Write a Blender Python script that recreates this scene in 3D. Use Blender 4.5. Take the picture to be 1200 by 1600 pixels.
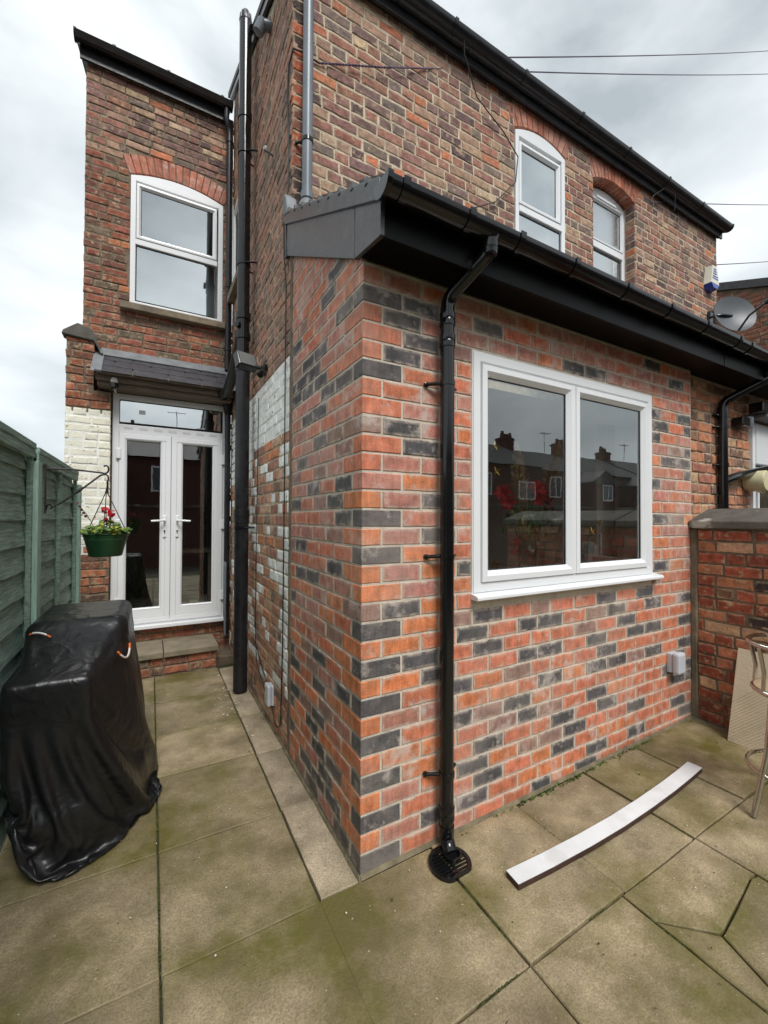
import bpy, bmesh, math, random
from mathutils import Vector, Matrix, noise
R = math.radians
random.seed(7)
for o in list(bpy.data.objects): bpy.data.objects.remove(o)
sc = bpy.context.scene
COL = sc.collection

# ------------------------------------------------------------------ camera
CAM = Vector((-0.818, -1.669, 1.5835))
yaw, pitch, roll = 0.508986, 0.0138372, 0.0039205
fwd = Vector((math.sin(yaw)*math.cos(pitch), math.cos(yaw)*math.cos(pitch), math.sin(pitch)))
rgt0 = Vector((math.cos(yaw), -math.sin(yaw), 0)); up0 = rgt0.cross(fwd)
rgt = rgt0*math.cos(roll) + up0*math.sin(roll); upv = up0*math.cos(roll) - rgt0*math.sin(roll)
cd = bpy.data.cameras.new('camera'); cam = bpy.data.objects.new('camera', cd); COL.objects.link(cam)
cd.sensor_fit = 'HORIZONTAL'; cd.sensor_width = 36; cd.lens = 36*651.458/1200
cd.clip_start = 0.05; cd.clip_end = 2000
cam.matrix_world = Matrix(((rgt.x, upv.x, -fwd.x, CAM.x), (rgt.y, upv.y, -fwd.y, CAM.y), (rgt.z, upv.z, -fwd.z, CAM.z), (0, 0, 0, 1)))
sc.camera = cam

# ------------------------------------------------------------------ world, sun, exposure
SUN_EL, SUN_AZ = R(52), R(183)          # azimuth measured from +y towards +x
w = bpy.data.worlds.new('World'); sc.world = w; w.use_nodes = True
nt = w.node_tree; nt.nodes.clear(); N = nt.nodes.new; L = nt.links.new
out = N('ShaderNodeOutputWorld'); bg = N('ShaderNodeBackground'); L(bg.outputs[0], out.inputs[0])
sky = N('ShaderNodeTexSky'); sky.sky_type = 'NISHITA'; sky.sun_disc = False
sky.sun_elevation = SUN_EL; sky.sun_rotation = SUN_AZ
sk = N('ShaderNodeMix'); sk.data_type = 'RGBA'; sk.blend_type = 'MULTIPLY'; sk.inputs[0].default_value = 1
L(sky.outputs[0], sk.inputs[6]); sk.inputs[7].default_value = (0.08, 0.08, 0.08, 1)
tc = N('ShaderNodeTexCoord'); mp = N('ShaderNodeMapping'); L(tc.outputs['Generated'], mp.inputs[0]); mp.inputs['Scale'].default_value = (1, 1, 1.9)
n1 = N('ShaderNodeTexNoise'); n1.inputs['Scale'].default_value = 2.3; n1.inputs['Detail'].default_value = 7; n1.inputs['Roughness'].default_value = 0.5; n1.inputs['Distortion'].default_value = 0.3
L(mp.outputs[0], n1.inputs[0])
cr = N('ShaderNodeValToRGB'); L(n1.outputs[0], cr.inputs[0])
cr.color_ramp.elements[0].position = 0.34; cr.color_ramp.elements[0].color = (0.27, 0.30, 0.32, 1)
cr.color_ramp.elements[1].position = 0.66; cr.color_ramp.elements[1].color = (0.60, 0.63, 0.635, 1)
e = cr.color_ramp.elements.new(0.5); e.color = (0.44, 0.475, 0.49, 1)
mx = N('ShaderNodeMix'); mx.data_type = 'RGBA'; mx.inputs[0].default_value = 0.93
L(sk.outputs[2], mx.inputs[6]); L(cr.outputs[0], mx.inputs[7]); L(mx.outputs[2], bg.inputs[0]); bg.inputs[1].default_value = 1.0
sl = bpy.data.lights.new('sun', 'SUN'); sl.energy = 1.5; sl.angle = R(24); sl.color = (1, 0.985, 0.96)
so = bpy.data.objects.new('sun', sl); COL.objects.link(so)
sd = Vector((math.sin(SUN_AZ)*math.cos(SUN_EL), math.cos(SUN_AZ)*math.cos(SUN_EL), math.sin(SUN_EL)))
so.rotation_euler = sd.to_track_quat('Z', 'Y').to_euler(); so.location = sd*40
vs = sc.view_settings; vs.view_transform = 'Standard'; vs.look = 'None'; vs.exposure = 0.92; vs.gamma = 1
vs.use_curve_mapping = False

# ------------------------------------------------------------------ materials
MATS = {}
def _new(name):
    m = bpy.data.materials.new(name); m.use_nodes = True; t = m.node_tree
    b = t.nodes.get('Principled BSDF'); return m, t, b
def setp(b, **k):
    for kk, v in k.items(): b.inputs[kk.replace('_', ' ')].default_value = v
def mat(name, col, rough=0.6, var=0.12, scale=8, bump=0.15, bscale=60, metal=0, spec=0.5, stretch=(1, 1, 1), col2=None, c2pos=(0.5, 0.7), coat=0):
    """base colour with two noise layers and fine relief, in world coordinates"""
    if name in MATS: return MATS[name]
    m, t, b = _new(name); n = t.nodes.new; l = t.links.new
    g = n('ShaderNodeNewGeometry'); mp = n('ShaderNodeMapping'); l(g.outputs['Position'], mp.inputs[0]); mp.inputs['Scale'].default_value = stretch
    a = n('ShaderNodeTexNoise'); a.inputs['Scale'].default_value = scale; a.inputs['Detail'].default_value = 6; l(mp.outputs[0], a.inputs[0])
    r = n('ShaderNodeMapRange'); l(a.outputs[0], r.inputs[0]); r.inputs[1].default_value = 0.3; r.inputs[2].default_value = 0.7
    r.inputs[3].default_value = 1-var; r.inputs[4].default_value = 1+var
    mu = n('ShaderNodeMix'); mu.data_type = 'RGBA'; mu.blend_type = 'MULTIPLY'; mu.inputs[0].default_value = 1
    mu.inputs[6].default_value = (*col, 1); l(r.outputs[0], mu.inputs[7]); cur = mu.outputs[2]
    if col2:
        a2 = n('ShaderNodeTexNoise'); a2.inputs['Scale'].default_value = scale*0.45; a2.inputs['Detail'].default_value = 8; a2.inputs['Roughness'].default_value = 0.62; l(mp.outputs[0], a2.inputs[0])
        r2 = n('ShaderNodeMapRange'); l(a2.outputs[0], r2.inputs[0]); r2.inputs[1].default_value = c2pos[0]; r2.inputs[2].default_value = c2pos[1]
        m2 = n('ShaderNodeMix'); m2.data_type = 'RGBA'; l(r2.outputs[0], m2.inputs[0]); l(cur, m2.inputs[6]); m2.inputs[7].default_value = (*col2, 1); cur = m2.outputs[2]
    l(cur, b.inputs['Base Color']); setp(b, Roughness=rough, Metallic=metal); b.inputs['Specular IOR Level'].default_value = spec
    if coat: b.inputs['Coat Weight'].default_value = coat; b.inputs['Coat Roughness'].default_value = 0.1
    if bump:
        c = n('ShaderNodeTexNoise'); c.inputs['Scale'].default_value = bscale; c.inputs['Detail'].default_value = 5; l(mp.outputs[0], c.inputs[0])
        bp = n('ShaderNodeBump'); bp.inputs['Strength'].default_value = bump; bp.inputs['Distance'].default_value = 0.01; l(c.outputs[0], bp.inputs['Height']); l(bp.outputs[0], b.inputs['Normal'])
        rr = n('ShaderNodeMapRange'); l(c.outputs[0], rr.inputs[0]); rr.inputs[3].default_value = max(0, rough-0.12); rr.inputs[4].default_value = min(1, rough+0.12); l(rr.outputs[0], b.inputs['Roughness'])
    MATS[name] = m; return m

def brick_mat(name, src, style):
    """fired clay; the colour of each brick comes from the object ('obj') or from the mesh attribute ('attr')"""
    m, t, b = _new(name); n = t.nodes.new; l = t.links.new
    if src == 'obj': s = n('ShaderNodeObjectInfo'); cur = s.outputs['Color']
    else: s = n('ShaderNodeAttribute'); s.attribute_name = 'col'; cur = s.outputs['Color']
    g = n('ShaderNodeNewGeometry'); P = g.outputs['Position']
    def nz(scale, det=6, off=0, rough=0.55):
        a = n('ShaderNodeTexNoise'); a.inputs['Scale'].default_value = scale; a.inputs['Detail'].default_value = det; a.inputs['Roughness'].default_value = rough
        if off:
            v = n('ShaderNodeVectorMath'); v.inputs[1].default_value = (off, off*1.7, -off); l(P, v.inputs[0]); l(v.outputs[0], a.inputs[0])
        else: l(P, a.inputs[0])
        return a.outputs[0]
    def rng(x, a0, a1, b0, b1):
        r = n('ShaderNodeMapRange'); l(x, r.inputs[0])
        for i, v in zip((1, 2, 3, 4), (a0, a1, b0, b1)): r.inputs[i].default_value = v
        return r.outputs[0]
    def mixc(f, a, c):
        k = n('ShaderNodeMix'); k.data_type = 'RGBA'; l(f, k.inputs[0]); l(a, k.inputs[6]); k.inputs[7].default_value = (*c, 1); return k.outputs[2]
    def mul(a, f):
        k = n('ShaderNodeMix'); k.data_type = 'RGBA'; k.blend_type = 'MULTIPLY'; k.inputs[0].default_value = 1; l(a, k.inputs[6]); l(f, k.inputs[7]); return k.outputs[2]
    def fmul(a, c):
        k = n('ShaderNodeMath'); k.operation = 'MULTIPLY'; l(a, k.inputs[0])
        if isinstance(c, float): k.inputs[1].default_value = c
        else: l(c, k.inputs[1])
        return k.outputs[0]
    ed = n('ShaderNodeAttribute'); ed.attribute_name = 'edge'; E_ = ed.outputs['Fac']
    if style == 'new':
        cur = mul(cur, rng(nz(16, 5), 0.3, 0.7, 0.66, 1.28)); cur = mul(cur, rng(nz(130, 3), 0.3, 0.7, 0.84, 1.16))
        sv = n('ShaderNodeMapping'); sv.inputs['Scale'].default_value = (48, 48, 7); l(P, sv.inputs[0]); sn_ = n('ShaderNodeTexNoise'); sn_.inputs['Scale'].default_value = 1; sn_.inputs['Detail'].default_value = 3; l(sv.outputs[0], sn_.inputs[0])
        cur = mul(cur, rng(sn_.outputs[0], 0.35, 0.65, 0.84, 1.14)); cur = mixc(rng(nz(2.2, 6, 22.1, 0.65), 0.45, 0.70, 0.03, 0.38), cur, (0.52, 0.43, 0.37))
        cur = mixc(fmul(fmul(E_, rng(nz(22, 5, 3.1), 0.36, 0.66, 0, 1)), 0.9), cur, (0.56, 0.47, 0.38))
        cur = mixc(rng(nz(7, 5, 9.7, 0.7), 0.55, 0.68, 0, 0.65), cur, (0.60, 0.52, 0.46))
        bs, bd = 0.5, 140
    elif style == 'old':
        cur = mul(cur, rng(nz(19, 4), 0.3, 0.7, 0.62, 1.35)); cur = mul(cur, rng(nz(95, 4, 1.3), 0.3, 0.7, 0.8, 1.2))
        cur = mixc(rng(nz(15, 4, 5.3, 0.6), 0.585, 0.65, 0, 0.8), cur, (0.46, 0.32, 0.205))
        cur = mixc(rng(nz(13, 4, 12.9, 0.65), 0.58, 0.74, 0, 0.6), cur, (0.085, 0.060, 0.052))
        cur = mixc(fmul(fmul(E_, rng(nz(30, 6, 3.1), 0.4, 0.65, 0, 1)), 0.75), cur, (0.38, 0.295, 0.20))
        bs, bd = 0.9, 70
    else:  # masonry paint over brick
        cur = mul(cur, rng(nz(12, 7), 0.3, 0.7, 0.86, 1.1))
        cur = mixc(rng(nz(24, 8, 4.4, 0.7), 0.595, 0.62, 0, 0.92), cur, (0.24, 0.135, 0.09))
        cur = mixc(rng(nz(5, 6, 8.4, 0.6), 0.5, 0.75, 0, 0.25), cur, (0.55, 0.52, 0.43))
        bs, bd = 0.5, 60
    l(cur, b.inputs['Base Color']); setp(b, Roughness=0.86); b.inputs['Specular IOR Level'].default_value = 0.3
    bp = n('ShaderNodeBump'); bp.inputs['Strength'].default_value = bs; bp.inputs['Distance'].default_value = 0.006; l(nz(bd, 4, 2.2, 0.65), bp.inputs['Height']); l(bp.outputs[0], b.inputs['Normal'])
    return m
BM = {(s, st): brick_mat('brick_%s_%s' % (st, s), s, st) for s in ('obj', 'attr') for st in ('new', 'old', 'paint')}

def glass_mat(name, base, gain, tint=(0.93, 0.96, 0.95), rough=0.0, wav=0.0):
    m, t, b = _new(name); n = t.nodes.new; l = t.links.new; t.nodes.remove(b); o = t.nodes.get('Material Output')
    fr = n('ShaderNodeFresnel'); fr.inputs[0].default_value = 1.5
    ma = n('ShaderNodeMath'); ma.operation = 'MULTIPLY_ADD'; l(fr.outputs[0], ma.inputs[0]); ma.inputs[1].default_value = gain; ma.inputs[2].default_value = base; ma.use_clamp = True
    tr = n('ShaderNodeBsdfTransparent'); tr.inputs[0].default_value = (*tint, 1); gl = n('ShaderNodeBsdfGlossy'); gl.inputs['Roughness'].default_value = rough; gl.inputs[0].default_value = (0.97, 1, 1, 1)
    if wav:
        g = n('ShaderNodeNewGeometry'); a = n('ShaderNodeTexNoise'); a.inputs['Scale'].default_value = 3; l(g.outputs['Position'], a.inputs[0])
        bp = n('ShaderNodeBump'); bp.inputs['Strength'].default_value = wav; bp.inputs['Distance'].default_value = 0.01; l(a.outputs[0], bp.inputs['Height']); l(bp.outputs[0], gl.inputs['Normal'])
    mi = n('ShaderNodeMixShader'); l(ma.outputs[0], mi.inputs[0]); l(tr.outputs[0], mi.inputs[1]); l(gl.outputs[0], mi.inputs[2]); l(mi.outputs[0], o.inputs[0]); return m
GLASS = glass_mat('glazing', 0.08, 2.6, wav=0.05); GLASS_UP = glass_mat('glazing_coated', 0.50, 2.4, wav=0.04); GLASS_DOOR = glass_mat('glazing_door', 0.15, 2.0, wav=0.04)
FROST = glass_mat('glazing_frosted', 0.42, 2.0, rough=0.25)
GLASS_VASE = glass_mat('vase_glass', 0.08, 2.5, tint=(0.85, 0.92, 0.88))
UPVC = mat('upvc_white', (0.78, 0.79, 0.80), 0.30, 0.02, 1.5, 0)
GASKET = mat('gasket_black', (0.015, 0.015, 0.015), 0.5)
BLACK = mat('black_plastic', (0.007, 0.007, 0.0075), 0.12, 0.2, 6, 0.02, 12, spec=0.5)
BLACKM = mat('black_paint_iron', (0.016, 0.016, 0.018), 0.32, 0.4, 14, 0.06, 30, col2=(0.04, 0.038, 0.036), c2pos=(0.64, 0.78), spec=0.4)
SOFFIT = mat('soffit_black', (0.0045, 0.0045, 0.0045), 0.34, 0.2, 8, 0, spec=0.09)
ANTHRA = mat('barge_anthracite', (0.060, 0.062, 0.066), 0.30, 0.2, 30, 0.10, 240, col2=(0.10, 0.10, 0.105), c2pos=(0.52, 0.7))
GREYP = mat('pipe_grey', (0.15, 0.17, 0.195), 0.35, 0.12, 5, 0)
MORT_N = mat('mortar_new', (0.60, 0.525, 0.43), 0.92, 0.14, 12, 0.6, 120, col2=(0.47, 0.39, 0.31), c2pos=(0.55, 0.8))
MORT_O = mat('mortar_buff', (0.56, 0.465, 0.34), 0.95, 0.2, 12, 0.8, 90, col2=(0.36, 0.285, 0.19), c2pos=(0.5, 0.7))
MORT_D = mat('mortar_sooty', (0.165, 0.125, 0.085), 0.95, 0.3, 9, 0.8, 90, col2=(0.30, 0.24, 0.16), c2pos=(0.52, 0.68))
MORT_W = mat('mortar_painted', (0.82, 0.82, 0.77), 0.85, 0.12, 9, 0.5, 60)
STONE = mat('stone_sill', (0.24, 0.19, 0.13), 0.9, 0.25, 10, 0.6, 60, col2=(0.11, 0.095, 0.07), c2pos=(0.5, 0.7))
COPE = mat('stone_coping', (0.10, 0.09, 0.075), 0.8, 0.3, 8, 0.5, 50, col2=(0.36, 0.34, 0.30), c2pos=(0.58, 0.64))
SLATE = mat('slate', (0.052, 0.050, 0.056), 0.55, 0.3, 14, 0.3, 60)
LEAD = mat('lead', (0.19, 0.20, 0.21), 0.55, 0.2, 10, 0.2, 30)
WOODG = mat('weathered_wood', (0.17, 0.135, 0.10), 0.9, 0.3, 10, 0.6, 50, stretch=(1, 6, 8))
FENCE = mat('fence_green', (0.37, 0.53, 0.445), 0.85, 0.34, 9, 0.9, 80, stretch=(5, 0.8, 14), col2=(0.19, 0.24, 0.19), c2pos=(0.5, 0.75))
FENCEP = mat('fence_post_green', (0.36, 0.53, 0.44), 0.8, 0.22, 7, 0.5, 60, stretch=(9, 9, 1.2))
ROOFT = mat('roof_tile', (0.05, 0.047, 0.048), 0.6, 0.3, 12, 0.4, 60)
WHITE = mat('white_plastic', (0.72, 0.72, 0.70), 0.35, 0.05)
IVORY = mat('cream_plastic', (0.62, 0.55, 0.34), 0.45, 0.1)
LGREY = mat('light_grey_plastic', (0.52, 0.55, 0.60), 0.4, 0.06)
CHROME = mat('brushed_steel', (0.55, 0.54, 0.50), 0.16, 0.1, 30, 0.03, 90, metal=1)
CABLE = mat('cable_black', (0.01, 0.01, 0.01), 0.5, 0.1, bump=0)
WIRE = mat('overhead_wire', (0.11, 0.075, 0.125), 0.6, 0.1, bump=0)

def slab_material(name, base, green):
    m, t, b = _new(name); n = t.nodes.new; l = t.links.new
    g = n('ShaderNodeNewGeometry'); P = g.outputs['Position']; oi = n('ShaderNodeObjectInfo')
    def nz(scale, det, rough=0.55, off=0):
        a = n('ShaderNodeTexNoise'); a.inputs['Scale'].default_value = scale; a.inputs['Detail'].default_value = det; a.inputs['Roughness'].default_value = rough
        v = n('ShaderNodeVectorMath'); v.inputs[1].default_value = (off, off, off); l(P, v.inputs[0]); l(v.outputs[0], a.inputs[0]); return a.outputs[0]
    def rng(x, *v):
        r = n('ShaderNodeMapRange'); l(x, r.inputs[0])
        for i in range(4): r.inputs[i+1].default_value = v[i]
        return r.outputs[0]
    def mixc(f, a, c):
        k = n('ShaderNodeMix'); k.data_type = 'RGBA'; l(f, k.inputs[0]); l(a, k.inputs[6]); k.inputs[7].default_value = (*c, 1); return k.outputs[2]
    def mul(a, f):
        k = n('ShaderNodeMix'); k.data_type = 'RGBA'; k.blend_type = 'MULTIPLY'; k.inputs[0].default_value = 1; l(a, k.inputs[6]); l(f, k.inputs[7]); return k.outputs[2]
    rgb = n('ShaderNodeRGB'); rgb.outputs[0].default_value = (*base, 1); cur = rgb.outputs[0]
    cur = mul(cur, rng(oi.outputs['Random'], 0, 1, 0.84, 1.16)); cur = mul(cur, rng(nz(5, 7), 0.3, 0.7, 0.66, 1.28)); cur = mul(cur, rng(nz(150, 4, off=4), 0.3, 0.7, 0.68, 1.32))
    ed = n('ShaderNodeAttribute'); ed.attribute_name = 'edge'
    ea = n('ShaderNodeMath'); ea.operation = 'MULTIPLY_ADD'; l(ed.outputs['Fac'], ea.inputs[0]); ea.inputs[1].default_value = 0.045; l(nz(1.9, 9, 0.66, 7.3), ea.inputs[2])
    cur = mixc(rng(ea.outputs[0], 0.44, 0.66, 0, green), cur, (0.122, 0.108, 0.022))
    cur = mixc(rng(nz(2.6, 8, 0.7, 31), 0.50, 0.70, 0, 0.6), cur, (0.125, 0.092, 0.052))
    cur = mixc(rng(nz(70, 2, 0.5, 17), 0.735, 0.76, 0, 0.85), cur, (0.50, 0.46, 0.36))
    cur = mixc(rng(nz(42, 3, 0.6, 53), 0.72, 0.74, 0, 0.85), cur, (0.03, 0.028, 0.02))
    l(cur, b.inputs['Base Color']); b.inputs['Specular IOR Level'].default_value = 0.35
    l(rng(nz(3, 5, 0.6, 61), 0.35, 0.65, 0.38, 0.85), b.inputs['Roughness'])
    bp = n('ShaderNodeBump'); bp.inputs['Strength'].default_value = 0.8; bp.inputs['Distance'].default_value = 0.006; l(nz(75, 8, 0.7, 2), bp.inputs['Height']); l(bp.outputs[0], b.inputs['Normal'])
    return m
SLAB = slab_material('paving_slab', (0.325, 0.258, 0.160), 0.95)
SLABC = slab_material('paving_strip', (0.40, 0.325, 0.23), 0.3)

# ------------------------------------------------------------------ object helpers
WL = {}
def thing(name, label, cat, loc=(0, 0, 0), group=None):
    o = bpy.data.objects.new(name, None); COL.objects.link(o); o.location = loc; o.empty_display_size = 0.1
    o['label'] = label; o['category'] = cat
    if group: o['group'] = group
    WL[o] = Vector(loc); return o
class MB:
    def __init__(s): s.v = []; s.f = []
    def add(s, vs_, fs): b = len(s.v); s.v += [tuple(v) for v in vs_]; s.f += [tuple(i+b for i in f) for f in fs]; return s
    def box(s, x0, x1, y0, y1, z0, z1, M=None):
        vs_ = [Vector(p) for p in ((x0, y0, z0), (x1, y0, z0), (x1, y1, z0), (x0, y1, z0), (x0, y0, z1), (x1, y0, z1), (x1, y1, z1), (x0, y1, z1))]
        if M: vs_ = [M @ v for v in vs_]
        return s.add(vs_, [(0, 3, 2, 1), (4, 5, 6, 7), (0, 1, 5, 4), (1, 2, 6, 5), (2, 3, 7, 6), (3, 0, 4, 7)])
    def prism(s, poly, fn, a0, a1):
        """poly: 2-D outline; fn(p, a) -> 3-D point; extruded from a0 to a1"""
        n = len(poly); vs_ = [fn(p, a0) for p in poly] + [fn(p, a1) for p in poly]
        return s.add(vs_, [tuple(range(n)), tuple(range(2*n-1, n-1, -1))] + [(i, i+n, (i+1) % n+n, (i+1) % n) for i in range(n)])
    def tube(s, path, r, n=14, cap=True, open_=False):
        path = [Vector(p) for p in path]; rs = r if isinstance(r, (list, tuple)) else [r]*len(path)
        T = []
        for i in range(len(path)):
            a = path[max(i-1, 0)]; c = path[min(i+1, len(path)-1)]
            d1 = (path[i]-a).normalized() if i else None; d2 = (c-path[i]).normalized() if i < len(path)-1 else None
            T.append(((d1 or d2)+(d2 or d1)).normalized())
        nrm = T[0].orthogonal().normalized(); vs_ = []
        for i, p in enumerate(path):
            if i: nrm = (nrm - T[i]*nrm.dot(T[i])).normalized()
            bn = T[i].cross(nrm); k = 1.0
            if 0 < i < len(path)-1:
                cs = T[i].dot((path[i]-path[i-1]).normalized()); k = 1/max(cs, 0.5)
            for j in range(n):
                a = 2*math.pi*j/n; off = nrm*math.cos(a)*rs[i] + bn*math.sin(a)*rs[i]
                vs_.append(p+off)
        fs = [(i*n+j, i*n+(j+1) % n, (i+1)*n+(j+1) % n, (i+1)*n+j) for i in range(len(path)-1) for j in range(n)]
        if cap: fs += [tuple(range(n-1, -1, -1)), tuple((len(path)-1)*n+j for j in range(n))]
        return s.add(vs_, fs)
    def lathe(s, prof, c, n=24, ax=None):
        c = Vector(c); q = Matrix.Identity(3) if ax is None else Vector(ax).to_track_quat('Z', 'Y').to_matrix(); vs_ = []
        for r_, h in prof:
            for j in range(n): a = 2*math.pi*j/n; vs_.append(c + q @ Vector((r_*math.cos(a), r_*math.sin(a), h)))
        fs = [(i*n+j, i*n+(j+1) % n, (i+1)*n+(j+1) % n, (i+1)*n+j) for i in range(len(prof)-1) for j in range(n)]
        fs += [tuple(range(n-1, -1, -1)), tuple((len(prof)-1)*n+j for j in range(n))]
        return s.add(vs_, fs)
    def ring(s, fr, u0, u1, z0, z1, prof):
        """mitred frame round a rectangle; prof: (inset, outward) pairs; fr maps (u, outward, z)"""
        rows = [[fr(u0+i, o_, z0+i), fr(u1-i, o_, z0+i), fr(u1-i, o_, z1-i), fr(u0+i, o_, z1-i)] for i, o_ in prof]
        vs_ = [p for r_ in rows for p in r_]; n = len(rows)
        return s.add(vs_, [(i*4+j, i*4+(j+1) % 4, (i+1) % n*4+(j+1) % 4, (i+1) % n*4+j) for i in range(n) for j in range(4)])
    def build(s, name, m, parent=None, smooth=False, bevel=0, angle=40, org=None, seg=2):
        o_ = Vector(org) if org is not None else (WL[parent] if parent else Vector((0, 0, 0)))
        me = bpy.data.meshes.new(name); me.from_pydata([tuple(Vector(v)-o_) for v in s.v], [], s.f)
        bmx = bmesh.new(); bmx.from_mesh(me); bmesh.ops.recalc_face_normals(bmx, faces=bmx.faces); bmx.to_mesh(me); bmx.free()
        if smooth:
            me.polygons.foreach_set('use_smooth', [True]*len(me.polygons)); me.set_sharp_from_angle(angle=R(angle))
        for mm in (m if isinstance(m, list) else [m]): me.materials.append(mm)
        o = bpy.data.objects.new(name, me); COL.objects.link(o)
        if parent: o.parent = parent; o.location = o_-WL[parent]
        else: o.location = o_
        WL[o] = Vector(o_)
        if bevel:
            bv = o.modifiers.new('bevel', 'BEVEL'); bv.width = bevel; bv.segments = seg; bv.limit_method = 'ANGLE'; bv.angle_limit = R(35)
        return o
def solo(name, mb, m, label, cat, org, group=None, **k):
    o = mb.build(name, m, None, org=org, **k); o['label'] = label; o['category'] = cat
    if group: o['group'] = group
    return o
def struct(o): o['kind'] = 'structure'; return o
def arc(p0, p1, p2, n=6):
    """quadratic curve"""
    p0, p1, p2 = Vector(p0), Vector(p1), Vector(p2)
    return [p0*(1-t)**2 + p1*2*t*(1-t) + p2*t*t for t in [i/n for i in range(n+1)]]
def FY(y): return lambda u, o_, z: Vector((u, y-o_, z))           # wall facing -y
def FX(x): return lambda u, o_, z: Vector((x-o_, u, z))           # wall facing -x (u runs along y)

# ------------------------------------------------------------------ bricks
def srgb(*c): return tuple(((x/255+0.055)/1.055)**2.4 if x > 10 else x/255/12.92 for x in c)
PAL = {'O': srgb(210, 124, 78), 'R': srgb(200, 117, 86), 'P': srgb(186, 124, 108), 'B': srgb(150, 116, 103), 'D': srgb(80, 78, 80), 'G': srgb(92, 90, 92)}
def brick_geo(w, h, style, rnd):
    j = {'new': 0.0020, 'old': 0.0045, 'paint': 0.003}[style]; bv = {'new': 0.0025, 'old': 0.005, 'paint': 0.006}[style]
    hw, hh = w/2, h/2
    ol = [(-hw, -hh), (-hw*0.33, -hh), (hw*0.33, -hh), (hw, -hh), (hw, hh), (hw*0.33, hh), (-hw*0.33, hh), (-hw, hh)]
    ol = [(x+rnd.uniform(-j, j), z+rnd.uniform(-j, j)) for x, z in ol]
    def ins(d): return [(x*(hw-d)/hw, z*(hh-d)/hh) for x, z in ol]
    i3 = min(0.017, hh*0.6, hw*0.6)
    rings = [(ol, 0.03), (ol, bv*0.8), (ins(bv), 0.0), (ins(i3), -rnd.uniform(0, j*0.5))]
    v = [(x, d, z) for r_, d in rings for x, z in r_]; n = 8
    f = [(a*n+b, a*n+(b+1) % n, (a+1)*n+(b+1) % n, (a+1)*n+b) for a in range(3) for b in range(n)] + [tuple(3*n+b for b in range(n))]
    return v, f, [1]*24+[0]*8
BC = {}
def brick_mesh(w, h, style, k):
    key = (round(w, 2), round(h, 3), style, k)
    if key not in BC:
        rnd = random.Random(hash((key[0]*100, k, style == 'old'))); v, f, ed = brick_geo(key[0], key[1], style, rnd)
        me = bpy.data.meshes.new('brick'); me.from_pydata(v, [], f); a = me.attributes.new('edge', 'FLOAT', 'POINT'); a.data.foreach_set('value', ed)
        me.materials.append(BM['obj', style]); BC[key] = me
    return BC[key]
def lay_bricks(parents, bricks, limit=300, rest_parent=None, rest_name='brick_infill'):
    """bricks: (parent key, origin, rotz, u0, u1, z0, z1, colour, style, depth).  The largest in view become objects."""
    def size(b):
        key, o_, rz, u0, u1, z0, z1, c, st, dp = b; uc = (u0+u1)/2
        p = Vector((o_[0]+uc*math.cos(rz), o_[1]+uc*math.sin(rz), (z0+z1)/2)); d = CAM-p; n = Vector((math.sin(rz), -math.cos(rz), 0))
        return (u1-u0)*(z1-z0)*max(d.normalized().dot(n), 0.0)/d.length_squared
    bricks = sorted(bricks, key=size, reverse=True); rv, rf, re, rc, rmi = [], [], [], [], []; mats = ['new', 'old', 'paint']
    for i, (key, o_, rz, u0, u1, z0, z1, c, st, dp) in enumerate(bricks):
        w_, h_ = u1-u0, z1-z0; uc = (u0+u1)/2; cs, sn = math.cos(rz), math.sin(rz)
        loc = Vector((o_[0]+uc*cs - (-dp)*sn*-1, o_[1]+uc*sn, (z0+z1)/2)); loc = Vector((o_[0]+uc*cs-dp*sn, o_[1]+uc*sn+dp*cs, (z0+z1)/2))
        if i < limit:
            me = brick_mesh(w_, h_, st, random.randrange(5)); o = bpy.data.objects.new('brick', me); COL.objects.link(o); p = parents[key]
            o.parent = p; o.location = loc-WL[p]; o.rotation_euler = (random.uniform(-.004, .004), random.uniform(-.006, .006) if st != 'new' else 0, rz+random.uniform(-.006, .006))
            o.scale = (w_/round(w_, 2), 1, h_/round(h_, 3)); o.color = (*c, 1)
        else:
            v, f, ed = brick_geo(w_, h_, st, random); b0 = len(rv)
            rv += [(loc.x+x*cs-d*sn, loc.y+x*sn+d*cs, loc.z+z) for x, d, z in v]; rf += [tuple(q+b0 for q in ff) for ff in f]; re += ed; rc += [(*c, 1)]*len(v); rmi += [mats.index(st)]*len(f)
    if rv:
        p = rest_parent or list(parents.values())[0]; me = bpy.data.meshes.new(rest_name); o_ = WL[p]; me.from_pydata([(x-o_.x, y-o_.y, z-o_.z) for x, y, z in rv], [], rf)
        a = me.attributes.new('edge', 'FLOAT', 'POINT'); a.data.foreach_set('value', re)
        a = me.attributes.new('col', 'FLOAT_COLOR', 'POINT'); a.data.foreach_set('color', [q for c in rc for q in c])
        for st in mats: me.materials.append(BM['attr', st])
        me.polygons.foreach_set('material_index', rmi); o = bpy.data.objects.new(rest_name, me); COL.objects.link(o); o.parent = p; o['kind'] = 'stuff'
def clip_openings(u0, u1, z0, z1, holes):
    segs = [(u0, u1)]
    for a, b, c, d in holes:
        if z1 <= c+0.02 or z0 >= d-0.02: continue
        ns = []
        for s0, s1 in segs:
            if s1 <= a or s0 >= b: ns.append((s0, s1)); continue
            if s0 < a: ns.append((s0, a-0.004))
            if s1 > b: ns.append((b+0.004, s1))
        segs = ns
    return [s for s in segs if s[1]-s[0] > 0.03]
def vary(c, a=0.12): k = random.uniform(1-a, 1+a); return tuple(min(1, x*k*random.uniform(1-a/3, 1+a/3)) for x in c)
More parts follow.
